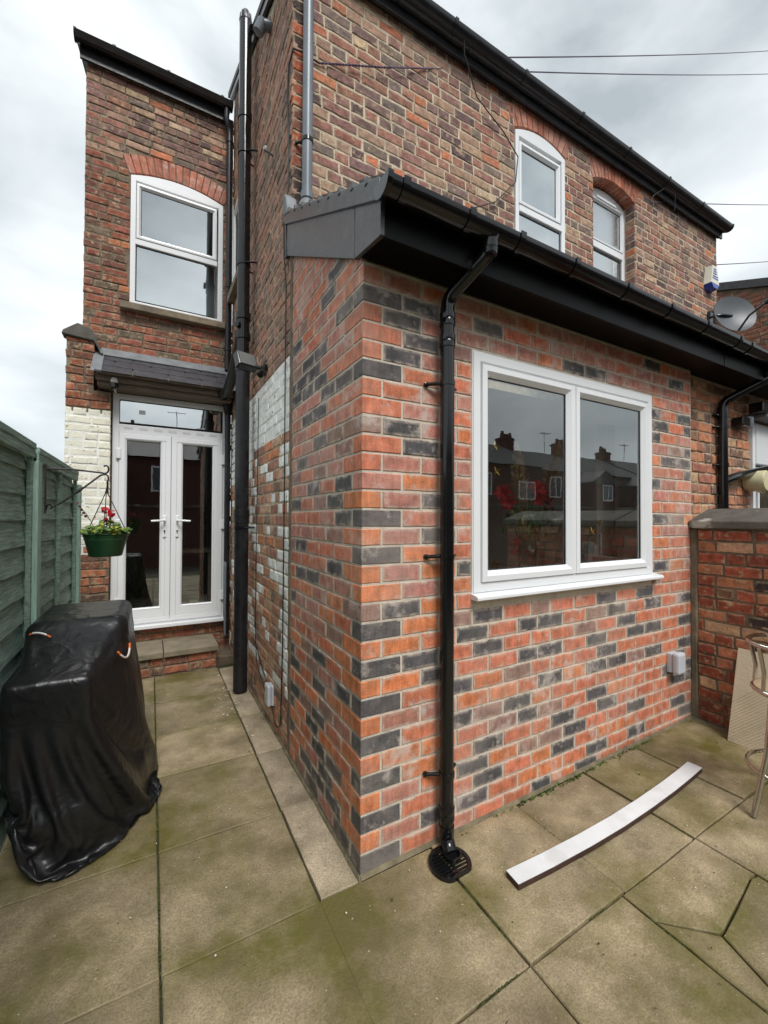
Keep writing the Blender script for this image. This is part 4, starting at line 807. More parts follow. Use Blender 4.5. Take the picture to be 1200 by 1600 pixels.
cable('cable', 'thin black cable looping over the old brick between the vent pipe and the corner', [(0.19, 1.10, 4.80), (0.06, 1.09, 4.80), (0.0, 1.10, 4.80), (-0.012, 1.16, 4.74), (-0.012, 1.20, 4.55), (-0.008, 1.165, 4.2)], 0.006, (0, 1.1, 4.8))
cable('cable', 'thin wire hanging in a curve in front of the first arched window', [(1.50, 1.02, 5.52), (1.45, 1.0, 5.62), (1.40, 0.98, 5.60), (1.42, 1.0, 5.45), (1.62, 1.07, 5.25), (1.95, 1.08, 5.1), (2.13, 1.08, 4.95), (2.10, 1.08, 4.7), (1.85, 1.08, 4.42), (1.55, 1.09, 4.25), (1.2, 1.09, 4.18)], 0.005, (1.6, 1.05, 5))
cable('cable', 'short black loop of wire hanging at the eaves near the right end', [(4.30, 1.06, 5.33), (4.36, 1.06, 5.43), (4.48, 1.0, 5.52), (4.66, 0.97, 5.50), (4.70, 1.0, 5.33)], 0.005, (4.5, 1.0, 5.4))

# ================================================================== fence on the left
FN = thing('garden_fence', 'sage green lap fence with cap rail and square posts along the left side', 'fence', (-1.42, 1.4, 0))
FXX = -1.42
def lap_panel(y0, y1, zt):
    p = MB()
    for yy in (y0, (y0+y1)/2-0.02, y1-0.04): p.box(FXX-0.002, FXX+0.022, yy, yy+0.04, 0.03, zt-0.03)
    pan = p.build('panel', FENCEP if False else FENCE, FN, bevel=0.003)
    m = MB(); m.box(FXX-0.05, FXX+0.034, y0, y1, zt-0.035, zt); m.build('cap_rail', FENCE, pan, bevel=0.004)
    m = MB(); m.box(FXX-0.003, FXX+0.030, y0, y1, zt-0.085, zt-0.036); m.build('top_rail', FENCE, pan, bevel=0.003)
    z = 0.02
    while z < zt-0.07:
        hgt = 0.168; v = []; k = 14
        for row, (dz, dx_) in enumerate(((0.0, -0.006), (0.006, -0.003), (hgt, -0.024), (hgt, -0.036), (0.0, -0.018))):
            for i in range(k+1):
                yy = y0+(y1-y0)*i/k; wob = 0.0035*noise.noise(Vector((yy*4, z*9, 0)))+random.uniform(-0.001, 0.001) if row in (0, 1, 4) else 0
                v.append((FXX+dx_+wob*0.5, yy, min(z+dz, zt-0.04)+wob*2))
        f = [(r_*(k+1)+i, r_*(k+1)+i+1, (r_+1) % 5*(k+1)+i+1, (r_+1) % 5*(k+1)+i) for r_ in range(5) for i in range(k)]
        m = MB(); m.add(v, f); m.build('board', FENCE, pan); z += 0.140
lap_panel(-2.32, -0.52, 1.99); lap_panel(-0.42, 1.335, 1.995); lap_panel(1.415, 2.905, 1.985)
for yy, zt in ((-0.47, 1.9), (1.375, 1.895), (2.955, 1.87)):
    m = MB(); m.box(FXX-0.055, FXX+0.045, yy-0.048, yy+0.048, -0.05, zt); m.build('post', FENCEP, FN, bevel=0.004)

# hanging basket and its bracket
IRON = mat('wrought_iron', (0.016, 0.014, 0.014), 0.55, 0.3, 40, 0.3)
HB = thing('basket_bracket', 'black wrought iron bracket fixed to the green fence', 'bracket', (-1.37, 1.50, 1.6))
by = 1.50
m = MB(); m.box(-1.376, -1.370, by-0.012, by+0.012, 1.60, 1.90); m.build('back_plate', IRON, HB)
m = MB(); m.tube([(-1.372, by, 1.872), (-1.25, by, 1.874), (-1.09, by, 1.860)]+arc((-1.085, by, 1.857), (-1.06, by, 1.855), (-1.058, by, 1.885), 5)+arc((-1.058, by, 1.888), (-1.062, by, 1.918), (-1.085, by, 1.902), 5), 0.0055, 8); m.build('arm', IRON, HB, smooth=True)
m = MB(); m.tube([(-1.372, by, 1.62), (-1.365, by, 1.65), (-1.35, by, 1.655), (-1.34, by, 1.640), (-1.352, by, 1.627)]+[(-1.30, by, 1.665), (-1.20, by, 1.750), (-1.10, by, 1.845), (-1.075, by, 1.852)], 0.0055, 8); m.build('brace', IRON, HB, smooth=True)
m = MB(); m.tube([(-1.235, by, 1.722), (-1.21, by, 1.743), (-1.185, by, 1.766)], [0.006, 0.010, 0.006], 8); m.build('twist', IRON, HB, smooth=True)
m = MB(); m.tube([(-1.075, by, 1.852), (-1.062, by, 1.845), (-1.058, by, 1.822), (-1.064, by, 1.806)], 0.005, 8); m.build('hook', IRON, HB, smooth=True)
BK = thing('hanging_basket', 'green plastic hanging basket with red geranium on the fence bracket', 'plant pot', (-1.068, by, 1.33))
bx, bz = -1.068, 1.335
m = MB(); m.lathe([(0.086, 0), (0.090, 0.004), (0.112, 0.10), (0.116, 0.105), (0.117, 0.120), (0.122, 0.122), (0.122, 0.136), (0.132, 0.138), (0.132, 0.145), (0.118, 0.145), (0.112, 0.128)], (bx, by, bz), 36); m.build('pot', mat('pot_green', (0.018, 0.075, 0.028), 0.35, 0.15, 12, 0.08), BK, smooth=True, angle=35)
m = MB(); m.lathe([(0.11, 0), (0.112, 0.004)], (bx, by, bz+0.126), 24); m.build('compost', mat('compost', (0.035, 0.025, 0.018), 0.95, 0.3, 60, 0.8), BK)
for i in range(3):
    a = 0.5+2*math.pi*i/3; m = MB(); m.tube([(bx+0.006, by, 1.80), (bx+0.008*math.cos(a), by+0.008*math.sin(a), 1.73), (bx+0.126*math.cos(a), by+0.126*math.sin(a), bz+0.145)], 0.0028, 6); m.build('hanger', IRON, BK)
m = MB(); m.tube([(bx+0.005, by, 1.812), (bx+0.006, by, 1.73)], 0.006, 8); m.build('hanger_stem', IRON, BK)
def leaf_disc(m, c, r_, nrm_, k=7, cup=0.25, sx=1.0):
    q = Vector(nrm_).normalized().to_track_quat('Z', 'Y').to_matrix(); v = [Vector(c)]
    for i in range(k): a = 2*math.pi*i/k; rr = r_*(1+0.14*math.sin(3*a)); v.append(Vector(c)+q @ Vector((rr*math.cos(a)*sx, rr*math.sin(a), cup*r_)))
    m.add(v, [(0, i+1, (i+1) % k+1) for i in range(k)])
rl_ = random.Random(4)
LEAFG = mat('geranium_leaf', (0.095, 0.17, 0.03), 0.55, 0.35, 30, 0.2, 80); LEAFY = mat('yellow_leaf', (0.36, 0.36, 0.05), 0.55, 0.25, 30, 0.2); PET = mat('geranium_petal', (0.62, 0.012, 0.035), 0.5, 0.25, 60, 0.1)
lg = MB(); ly = MB()
for i in range(150):
    a = rl_.uniform(0, 6.28); rr = 0.135*math.sqrt(rl_.random()); hh = 0.145+rl_.uniform(0, 0.055)*(1.6-rr/0.1); c = (bx+rr*math.cos(a), by+rr*math.sin(a), bz+hh)
    leaf_disc(lg if rl_.random() < 0.74 else ly, c, rl_.uniform(0.012, 0.024), (rl_.uniform(-.8, .8), rl_.uniform(-1, .4), 0.9))
lg.build('leaves', LEAFG, BK); ly.build('yellow_leaves', LEAFY, BK)
for (fx, fy, fz, n_, sp) in ((bx+0.0, by, 1.622, 26, 0.026), (bx+0.028, by-0.01, 1.604, 26, 0.026), (bx-0.012, by+0.01, 1.632, 16, 0.020), (bx+0.0, by-0.02, 1.565, 10, 0.013)):
    st = MB(); st.tube([(bx+0.01, by, bz+0.14), ((bx+fx)/2+0.004, by, (bz+0.14+fz)/2), (fx, fy, fz-0.012)], 0.0024, 6); fo_ = st.build('flower_stem', LEAFG, BK)
    fm = MB()
    for i in range(n_): d = Vector((rl_.gauss(0, 1), rl_.gauss(0, 1), rl_.gauss(0, 1))).normalized(); leaf_disc(fm, Vector((fx, fy, fz))+d*sp*rl_.uniform(0.5, 1), 0.0085, d, 6, 0.15)
    fm.build('flower_head', PET, fo_)
tw_ = MB()
for i in range(9):
    p0 = Vector((bx-0.05, by, bz+0.15)); p1 = p0+Vector((-0.06-0.01*i % 0.05, 0.02, 0.10+0.02*(i % 5))); tw_.tube([p0, (p0+p1)/2+Vector((0.0, 0, 0.02)), p1], 0.0012, 4)
    leaf_disc(tw_, p1, 0.009, (0.2, -1, 0.4))
tw_.build('dry_sprigs', mat('dry_leaf', (0.09, 0.045, 0.035), 0.7, 0.3), BK)

# ================================================================== covered barbecue
BB = thing('barbecue_cover', 'black fabric cover over a barbecue standing by the green fence', 'cover', (-1.12, 1.2, 0))
import numpy as np
# a loose fabric sack is dropped over the barbecue's boxes and settles into its own folds
NT, NS, NC = 120, 62, 14
keys = [(0.0, 0.325, 0.600, 2.4), (0.25, 0.305, 0.58, 2.6), (0.55, 0.280, 0.55, 3.0), (0.80, 0.258, 0.50, 3.6), (1.0, 0.232, 0.38, 4.0)]
def kint(t):
    for a, b in zip(keys[:-1], keys[1:]):
        if t <= b[0]: q = (t-a[0])/(b[0]-a[0]); return [a[i]+(b[i]-a[i])*q for i in range(1, 4)]
    return keys[-1][1:]
X = np.zeros((NS+NC, NT, 3)); TH = np.arange(NT)*2*math.pi/NT
for i in range(NS+NC):
    t = min(i/(NS-1), 1.0); ra, rb, ex = kint(t); sc_i = 1.0 if i < NS else 1-(i-NS+1)/(NC+0.6)
    rr = (np.abs(np.cos(TH))**ex+np.abs(np.sin(TH))**ex)**(-1/ex)
    X[i, :, 0] = -1.125+ra*rr*np.cos(TH)*sc_i; X[i, :, 1] = 1.23+0.15*t+rb*rr*np.sin(TH)*sc_i; X[i, :, 2] = 0.03+1.03*t+(0.02 if i >= NS else 0)
rest = X.copy(); RS_ = np.random.RandomState(8); X += RS_.normal(0, 0.003, X.shape)
for q in range(14):
    kx, ky, kz, ph = RS_.uniform(-22, 22), RS_.uniform(-22, 22), RS_.uniform(-14, 14), RS_.uniform(0, 6.3); wv = 0.008*np.sin(rest[..., 0]*kx+rest[..., 1]*ky+rest[..., 2]*kz+ph); X[..., 0] += wv*np.cos(TH)[None]; X[..., 1] += wv*np.sin(TH)[None]
V = np.zeros_like(X)
BOX = [((-1.33, 1.16, 0.70), (-0.985, 1.66, 0.965), 0.06), ((-1.33, 1.02, 0.0), (-0.975, 1.66, 0.72), 0.035), ((-1.37, 0.76, 0.66), (-1.08, 1.10, 0.81), 0.03), ((-1.02, 1.10, 0.0), (-0.87, 1.42, 0.20), 0.04), ((-1.36, 0.74, 0.0), (-1.10, 0.92, 0.22), 0.05)]
OFFS = [(1, 0, 1.0, 1.05), (0, 1, 1.0, 1.11), (1, 1, 0.5, 1.08), (1, -1, 0.5, 1.08), (2, 0, 0.06, 1.05), (0, 2, 0.06, 1.11)]
NR = NS+NC; RL = []; CNT = np.zeros((NR, NT))
for di, dj, k_, sk in OFFS:
    RL.append(np.linalg.norm(np.roll(rest, -dj, axis=1)[di:]-rest[:NR-di], axis=2)*sk)
    w1 = np.zeros((NR, NT)); w1[:NR-di] += k_; w2 = np.zeros((NR, NT)); w2[di:] += k_; CNT += w1+np.roll(w2, dj, axis=1)
RL[1] = RL[1]*np.interp(np.arange(NR), [0, NS*0.55, NS*0.8, NR], [1.16, 1.06, 0.97, 0.95])[:, None]
DT = 1/60
for step in range(110):
    V[..., 2] -= 0.8*DT; V *= 0.93; P0 = X.copy(); X = X+V*DT
    for it in range(9):
        ACC = np.zeros_like(X)
        for (di, dj, k_, sk), rl0 in zip(OFFS, RL):
            d = np.roll(X, -dj, axis=1)[di:]-X[:NR-di]; ln = np.sqrt((d*d).sum(2))+1e-9
            k2 = np.where(ln > rl0, 1.0, 0.45 if di+abs(dj) < 2 else 0.12)*k_; c = d*((ln-rl0)/ln*0.5*k2)[..., None]
            ACC[:NR-di] += c; t2 = np.zeros_like(X); t2[di:] = -c; ACC += np.roll(t2, dj, axis=1)
        X = X+ACC*(2.6/CNT)[..., None]
        for lo, hi, rad in BOX:
            lo_, hi_ = np.array(lo), np.array(hi); cl_ = np.clip(X, lo_, hi_); d = X-cl_; ln = np.sqrt((d*d).sum(2)); ins = (ln < rad) & (ln > 1e-9)
            X[ins] = cl_[ins]+d[ins]/ln[ins][:, None]*rad
            dee = ln <= 1e-9
            if dee.any():
                p_ = X[dee]; q = np.stack([p_-lo_, hi_-p_], 2).reshape(len(p_), 6); k = q.argmin(1); ai = k//2
                p_[np.arange(len(p_)), ai] = np.where(k % 2 == 0, lo_[ai]-rad, hi_[ai]+rad); X[dee] = p_
        X[..., 2] = np.maximum(X[..., 2], 0.006); X[..., 0] = np.maximum(X[..., 0], -1.392)
    V = (X-P0)/DT; V[X[..., 2] < 0.008] *= 0.3
    sp_ = np.sqrt((V*V).sum(2, keepdims=True)); V = np.where(sp_ > 2.0, V*(2.0/np.maximum(sp_, 1e-9)), V)
cv = MB(); cv.add([tuple(p_) for p_ in X.reshape(-1, 3)], [(i*NT+j, i*NT+(j+1) % NT, (i+1)*NT+(j+1) % NT, (i+1)*NT+j) for i in range(NR-1) for j in range(NT)]+[tuple((NR-1)*NT+j for j in range(NT))])
def fabric_mat():
    m, t, b = _new('cover_fabric'); n = t.nodes.new; l = t.links.new; g_ = n('ShaderNodeNewGeometry'); hs = []
    for scl, off, amp in ((4.5, (0, 0, 0), 1.0), (10, (3, 1, 7), 0.45), (26, (9, 2, 4), 0.08)):
        v_ = n('ShaderNodeVectorMath'); v_.inputs[1].default_value = off; l(g_.outputs['Position'], v_.inputs[0])
        a = n('ShaderNodeTexNoise'); a.inputs['Scale'].default_value = scl; a.inputs['Detail'].default_value = 1.5; a.inputs['Distortion'].default_value = 0.8; l(v_.outputs[0], a.inputs[0])
        s1 = n('ShaderNodeMath'); s1.operation = 'SUBTRACT'; s1.inputs[1].default_value = 0.5; l(a.outputs[0], s1.inputs[0]); s2 = n('ShaderNodeMath'); s2.operation = 'ABSOLUTE'; l(s1.outputs[0], s2.inputs[0])
        s3 = n('ShaderNodeMath'); s3.operation = 'MULTIPLY'; s3.inputs[1].default_value = -amp; l(s2.outputs[0], s3.inputs[0]); hs.append(s3.outputs[0])
    a1 = n('ShaderNodeMath'); l(hs[0], a1.inputs[0]); l(hs[1], a1.inputs[1]); a2 = n('ShaderNodeMath'); l(a1.outputs[0], a2.inputs[0]); l(hs[2], a2.inputs[1])
    bp = n('ShaderNodeBump'); bp.inputs['Strength'].default_value = 0.6; bp.inputs['Distance'].default_value = 0.03; l(a2.outputs[0], bp.inputs['Height']); l(bp.outputs[0], b.inputs['Normal'])
    b.inputs['Base Color'].default_value = (0.008, 0.0083, 0.0092, 1); b.inputs['Roughness'].default_value = 0.35; b.inputs['Specular IOR Level'].default_value = 0.5; return m
CLOTH = fabric_mat()
cov = cv.build('fabric', CLOTH, BB, smooth=True, angle=180)
ss_ = cov.modifiers.new('smooth', 'SUBSURF'); ss_.levels = 1; ss_.render_levels = 1
ORANGE = mat('orange_webbing', (0.75, 0.16, 0.03), 0.6, 0.1); REFW = mat('reflective_band', (0.75, 0.73, 0.70), 0.4, 0.05)
def strap(pts, w_=0.009):
    m = MB(); m.tube(pts, w_*0.6, 8); o = m.build('carry_loop', ORANGE, BB, smooth=True)
    m = MB(); m.tube([Vector(p_)+Vector((0, -0.004, 0.003)) for p_ in pts[1:-1]], w_*0.55, 6); m.build('loop_piping', REFW, o, smooth=True)
XF = X.reshape(-1, 3)
def on_cover(p_, off=0.012):
    k = int(((XF-np.array(p_))**2).sum(1).argmin()); v_ = Vector(XF[k]); d_ = (v_-Vector((-1.15, 1.35, v_.z-0.1))).normalized(); return v_+d_*off
h0, h1 = on_cover((-0.97, 0.99, 0.86)), on_cover((-0.90, 1.12, 0.87)); strap(arc(h0, (h0+h1)/2+Vector((0.03, -0.05, -0.10)), h1, 8))
h0, h1 = on_cover((-1.34, 1.10, 0.98)), on_cover((-1.26, 1.06, 0.98)); strap(arc(h0, (h0+h1)/2+Vector((0.0, -0.02, 0.03)), h1, 6), 0.008)

# ================================================================== things lying or standing on the right
PK = thing('timber_plank', 'long curved white topped board lying on the paving', 'plank', (1.3, -0.38, 0.03))
cl = [(0.549, -0.360), (0.75, -0.375), (1.0, -0.387), (1.25, -0.392), (1.5, -0.388), (1.75, -0.378), (1.95, -0.365), (2.104, -0.352)]
cl = [Vector(p_) for p_ in cl]
def plank_mesh(z0, z1, hw_):
    m = MB(); v = []
    for i, p_ in enumerate(cl):
        t = (cl[min(i+1, 7)]-cl[max(i-1, 0)]).normalized(); nn = Vector((-t.y, t.x)); zz = gz(p_.x)
        for s1, h_ in ((-1, z0), (1, z0), (1, z1), (-1, z1)): q = p_+nn*hw_*s1; v.append((q.x, q.y, zz+h_))
    f = [(i*4+j, i*4+(j+1) % 4, (i+1)*4+(j+1) % 4, (i+1)*4+j) for i in range(7) for j in range(4)]+[(3, 2, 1, 0), (28, 29, 30, 31)]
    return m.add(v, f)
plank_mesh(0.004, 0.030, 0.038).build('core', mat('plank_brown', (0.050, 0.024, 0.018), 0.6, 0.3, 20, 0.3), PK, bevel=0.002)
plank_mesh(0.0305, 0.033, 0.038).build('top_face', mat('plank_white', (0.74, 0.75, 0.76), 0.45, 0.06, 7, 0.1, 40, col2=(0.42, 0.40, 0.37), c2pos=(0.52, 0.8)), PK)
# garden wall with coping
GW = thing('garden_wall', 'low weathered brick boundary wall with dark stone coping on the right', 'wall', (2.84, -0.9, 0))
gx = 2.845
m = MB(); m.box(gx+0.009, gx+0.22, -1.9, 0.045, -0.02, 1.512); GC = m.build('core', MORT_D, GW)
bl = []
for a, b, z0, z1 in old_course_gen(0.012, 1.9, 0.055, 1.505, 0.0853, header_every=4):
    if a < 0.013: a = 0.045
    if b-a < 0.03: continue
    bl.append(('g', (gx, 0), -math.pi/2, a, b, z0, z1, pick(OLD_GARDEN), 'old', random.uniform(-0.006, 0.005)))
lay_bricks({'g': GC}, bl, 300)
m = MB(); m.prism([(gx+0.02, 0.0), (gx-0.012, -0.004), (gx-0.010, -0.035), (gx+0.02, -0.05)], lambda p_, a: (p_[0], p_[1], a), 0.05, 1.51); m.build('mortar_joint', MORT_D, GW, smooth=True)
for i, (a, b) in enumerate(((-0.002, -0.56), (-0.568, -1.16), (-1.168, -1.92))):
    m = MB(); m.prism([(gx-0.045, 1.513), (gx-0.045, 1.568), (gx+0.03, 1.592), (gx+0.27, 1.668), (gx+0.27, 1.60), (gx+0.24, 1.513)], lambda p_, q: (p_[0], q, p_[1]), b, a); m.build('coping_stone', COPE, GW, bevel=0.008)
m = MB(); m.box(gx-0.05, gx+0.0, -1.9, -0.02, 0.02, 0.068); m.build('footing', mat('concrete', (0.16, 0.14, 0.10), 0.95, 0.2, 9, 0.6), GW, bevel=0.01)
LP = thing('leaning_panel', 'beige textured panel leaning against the brick boundary wall', 'panel', (2.7, -0.6, 0.06))
PANM = mat('panel_beige', (0.60, 0.51, 0.37), 0.7, 0.08, 6, 0.3, 70)
m = MB(); A = Vector((2.655, 0, 0.062)); B = Vector((2.825, 0, 0.672)); dA = (B-A).normalized(); nA = Vector((-dA.z, 0, dA.x))
m.add([A+Vector((0, y, 0))+nA*o_ for o_ in (0, -0.014) for y in (-0.30, -0.95)]+[B+Vector((0, y, 0))+nA*o_ for o_ in (0, -0.014) for y in (-0.30, -0.95)], [(0, 1, 5, 4), (2, 6, 7, 3), (0, 4, 6, 2), (1, 3, 7, 5), (4, 5, 7, 6), (0, 2, 3, 1)]); m.build('board', PANM, LP, bevel=0.003)
rb_ = MB(); L_ = (B-A).length
for i in range(-12, 46):
    pts = []
    for t in range(2):
        pass
    y0_ = i*0.022; s0, e0 = (max(0.0, -y0_/1.0), y0_)
    # diagonal ribs: along the face, rising one unit per unit run
    p0 = (max(0.005, -y0_), max(0.005, y0_)); k_ = min(L_-0.01-p0[0], 0.645-p0[1])
    if k_ <= 0.02: continue
    q0 = A+dA*p0[0]+Vector((0, -0.30-p0[1], 0))+nA*0.001; q1 = A+dA*(p0[0]+k_)+Vector((0, -0.30-p0[1]-k_, 0))+nA*0.001; rb_.tube([q0, q1], 0.0030, 4, cap=False)
ro_ = rb_.build('embossed_ribs', PANM, LP); ro_['kind'] = 'stuff'
# bar chair, mostly out of frame
ST = thing('metal_chair', 'shiny tubular metal bar chair at the right edge', 'chair', (2.12, -0.80, 0.04))
ccx, ccy = 2.175, -0.80
def hoop(z, r_, a0=0, a1=360, n_=28, dz=0.0): return [(ccx+r_*math.cos(R(a0+(a1-a0)*i/n_)), ccy+r_*math.sin(R(a0+(a1-a0)*i/n_))*0.95, z+dz*math.sin(math.pi*i/n_)) for i in range(n_+1)]
m = MB(); m.tube(hoop(0.665, 0.185), 0.013, 12, cap=False); m.build('seat_ring', CHROME, ST, smooth=True)
m = MB(); m.lathe([(0.175, 0), (0.178, 0.012), (0.15, 0.02), (0.05, 0.014)], (ccx, ccy, 0.665), 28); m.build('seat', mat('seat_slats', (0.45, 0.33, 0.20), 0.5, 0.2, 10, 0.2), ST, smooth=True)
m = MB(); m.tube(hoop(0.915, 0.205, 60, 300), 0.013, 12); m.build('back_hoop', CHROME, ST, smooth=True)
for a in (95, 150, 180, 210, 265):
    m = MB(); m.tube([(ccx+0.185*math.cos(R(a)), ccy+0.176*math.sin(R(a)), 0.665), (ccx+0.18*math.cos(R(a)), ccy+0.17*math.sin(R(a)), 0.77), (ccx+0.205*math.cos(R(a)), ccy+0.195*math.sin(R(a)), 0.905)], 0.010, 10); m.build('back_spindle', CHROME, ST, smooth=True)
for a in (160, 250, 20, 290):
    m = MB(); m.tube([(ccx+0.165*math.cos(R(a)), ccy+0.155*math.sin(R(a)), 0.66), (ccx+0.20*math.cos(R(a)), ccy+0.19*math.sin(R(a)), 0.36), (ccx+0.285*math.cos(R(a)), ccy+0.275*math.sin(R(a)), 0.052)], 0.0135, 12); m.build('leg', CHROME, ST, smooth=True)
m = MB(); m.tube(hoop(0.25, 0.215), 0.010, 10, cap=False); m.build('foot_ring', CHROME, ST, smooth=True)

# ================================================================== neighbour on the right
NB = thing('neighbour_extension', 'neighbouring extension of old orange brick with white door behind the boundary wall', 'extension', (3.5, 0.05, 0))
ny = 0.05
m = MB(); m.box(2.866, 4.03, ny+0.009, ny+0.2, 0, 2.76).box(4.03, 6.4, ny+0.009, ny+0.2, 2.50, 2.76).box(5.2, 6.4, ny+0.009, ny+0.2, 0, 2.5); NC = m.build('front_wall', MORT_O, NB)
bl = [('n', (0, ny), 0, a, b, z0, z1, pick(OLD_ORANGE), 'old', random.uniform(-0.005, 0.004)) for a, b, z0, z1 in old_course_gen(2.872, 4.028, 1.45, 2.74, 0.0853, header_every=4)]
lay_bricks({'n': NC}, bl, 200)
MB().box(2.872, 6.4, -0.200, ny-0.002, 2.744, 2.752).build('soffit', SOFFIT, NB); MB().box(2.872, 6.4, -0.216, -0.201, 2.715, 2.91).build('fascia', SOFFIT, NB)
m = MB(); m.prism([(-0.24, 2.92), (1.108, 3.65), (1.108, 3.595), (-0.20, 2.885)], lambda p_, a: (a, p_[0], p_[1]), 2.872, 6.4); m.build('roof', ROOFT, NB)
nd = window_unit(NB, FY(ny-0.0), 4.034, 5.19, 0.2, 2.48, [(4.16, 4.56, 0.4, 2.02, 0.05), (4.68, 5.08, 0.4, 2.02, 0.05)], 'door', 0.06, 0.02)
MB().box(4.09, 5.13, ny-0.03, ny+0.05, 2.10, 2.43).build('door_head', UPVC, nd, bevel=0.004)
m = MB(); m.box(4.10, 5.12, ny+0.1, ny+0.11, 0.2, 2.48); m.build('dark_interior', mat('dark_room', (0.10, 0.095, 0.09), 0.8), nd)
MB().box(3.98, 5.25, ny-0.14, ny-0.002, 2.50, 2.56).build('door_canopy', LEAD, NB, bevel=0.01)
half_gutter('gutter', 'black gutter continuing over the neighbouring orange brick extension', 2.878, 6.4, -0.268, 2.878, 0.056, [3.05, 3.55, 3.68, 4.1, 4.6], cap0=False, outlet=3.62)
NP = thing('downpipe', 'black downpipe on the neighbouring orange brick standing on the wall coping', 'pipe', (3.45, 0.0, 1.66), 'downpipes')
px2, py2 = 3.40, 0.008
m = MB(); m.tube([(px2, py2, 1.66), (px2, py2, 2.52)], 0.035, 18); m.build('pipe', BLACK, NP, smooth=True)
m = MB(); m.tube([(px2, py2, 2.50)]+arc((px2, py2, 2.53), (px2, py2, 2.58), (px2+0.03, py2-0.04, 2.60), 5)+arc((3.59, -0.23, 2.74), (3.615, -0.262, 2.76), (3.62, -0.268, 2.80), 5)+[(3.62, -0.268, 2.84)], 0.034, 18); m.build('swan_neck', BLACK, NP, smooth=True)
m = MB(); m.tube([(px2, py2, 1.90), (px2+0.08, py2-0.02, 1.93), (px2+0.25, py2-0.02, 1.965), (4.9, py2-0.02, 2.16)], 0.034, 16); m.build('branch', BLACK, NP, smooth=True)
m = MB(); m.box(px2-0.085, px2+0.055, py2-0.045, py2+0.04, 1.655, 1.676); m.build('foot_plate', BLACK, NP)
for z in (2.46, 2.36, 2.04): m = MB(); m.lathe([(0.033, -0.02), (0.040, -0.018), (0.040, 0.018), (0.033, 0.02)], (px2, py2, z), 18); m.tube([(px2-0.03, py2+0.01, z), (px2-0.085, ny-0.005, z)], 0.010, 8); m.build('bracket', BLACK, NP, smooth=True, angle=30)
VT = thing('wall_vent', 'round cream plastic vent cover on the neighbouring orange brick', 'vent', (3.95, 0.02, 1.93))
m = MB(); m.lathe([(0.075, 0), (0.085, 0.01), (0.085, 0.03), (0.092, 0.035), (0.092, 0.15), (0.085, 0.16), (0.03, 0.165)], (3.93, ny, 1.925), 24, (0, -1, 0)); m.build('body', IVORY, VT, smooth=True, angle=35)
m = MB(); m.box(3.90, 3.92, ny-0.13, ny-0.10, 1.82, 1.84).box(3.94, 3.96, ny-0.13, ny-0.10, 1.82, 1.84); m.build('lug', IVORY, VT)
NL = thing('security_light', 'black security light with sensor under the neighbouring black soffit', 'lamp', (3.8, 0.0, 2.5))
m = MB(); m.box(3.66, 3.80, ny-0.09, ny, 2.40, 2.48); m.build('housing', BLACK, NL, bevel=0.012)
m = MB(); m.lathe([(0.03, 0), (0.036, 0.03), (0.036, 0.09), (0.02, 0.10)], (3.84, ny-0.06, 2.40), 16); m.build('sensor', GREYP, NL, smooth=True)
m = MB(); m.box(3.86, 4.0, ny-0.16, ny-0.05, 2.53, 2.62, None); m.build('lamp_head', BLACK, NL, bevel=0.01)

# far house to the right
FH = thing('far_house', 'brown brick gable of the next house seen behind the satellite dish', 'house', (9, 1, 0))
def fz(y): return 6.13+0.36*(y-2.27)
m = MB(); m.prism([(-2.5, 0), (6, 0), (6, fz(6)), (-2.5, fz(-2.5))], lambda p_, a: (a, p_[0], p_[1]), 9.009, 9.3); FC = m.build('gable_wall', MORT_D, FH)
bl = []
for a, b, z0, z1 in old_course_gen(-2.6, -0.6, 3.6, 6.3, 0.0853):
    if z1 > fz(-b)-0.02: continue
    bl.append(('g', (9, 0), -math.pi/2, a, b, z0, z1, pick(OLD_BACK), 'old', random.uniform(-0.005, 0.004)))
lay_bricks({'g': FC}, bl, 300, rest_parent=FH)
m = MB(); m.prism([(-2.6, fz(-2.6)-0.02), (6.1, fz(6.1)-0.02), (6.1, fz(6.1)+0.13), (-2.6, fz(-2.6)+0.13)], lambda p_, a: (a, p_[0], p_[1]), 8.93, 14); m.build('roof', ROOFT, FH)

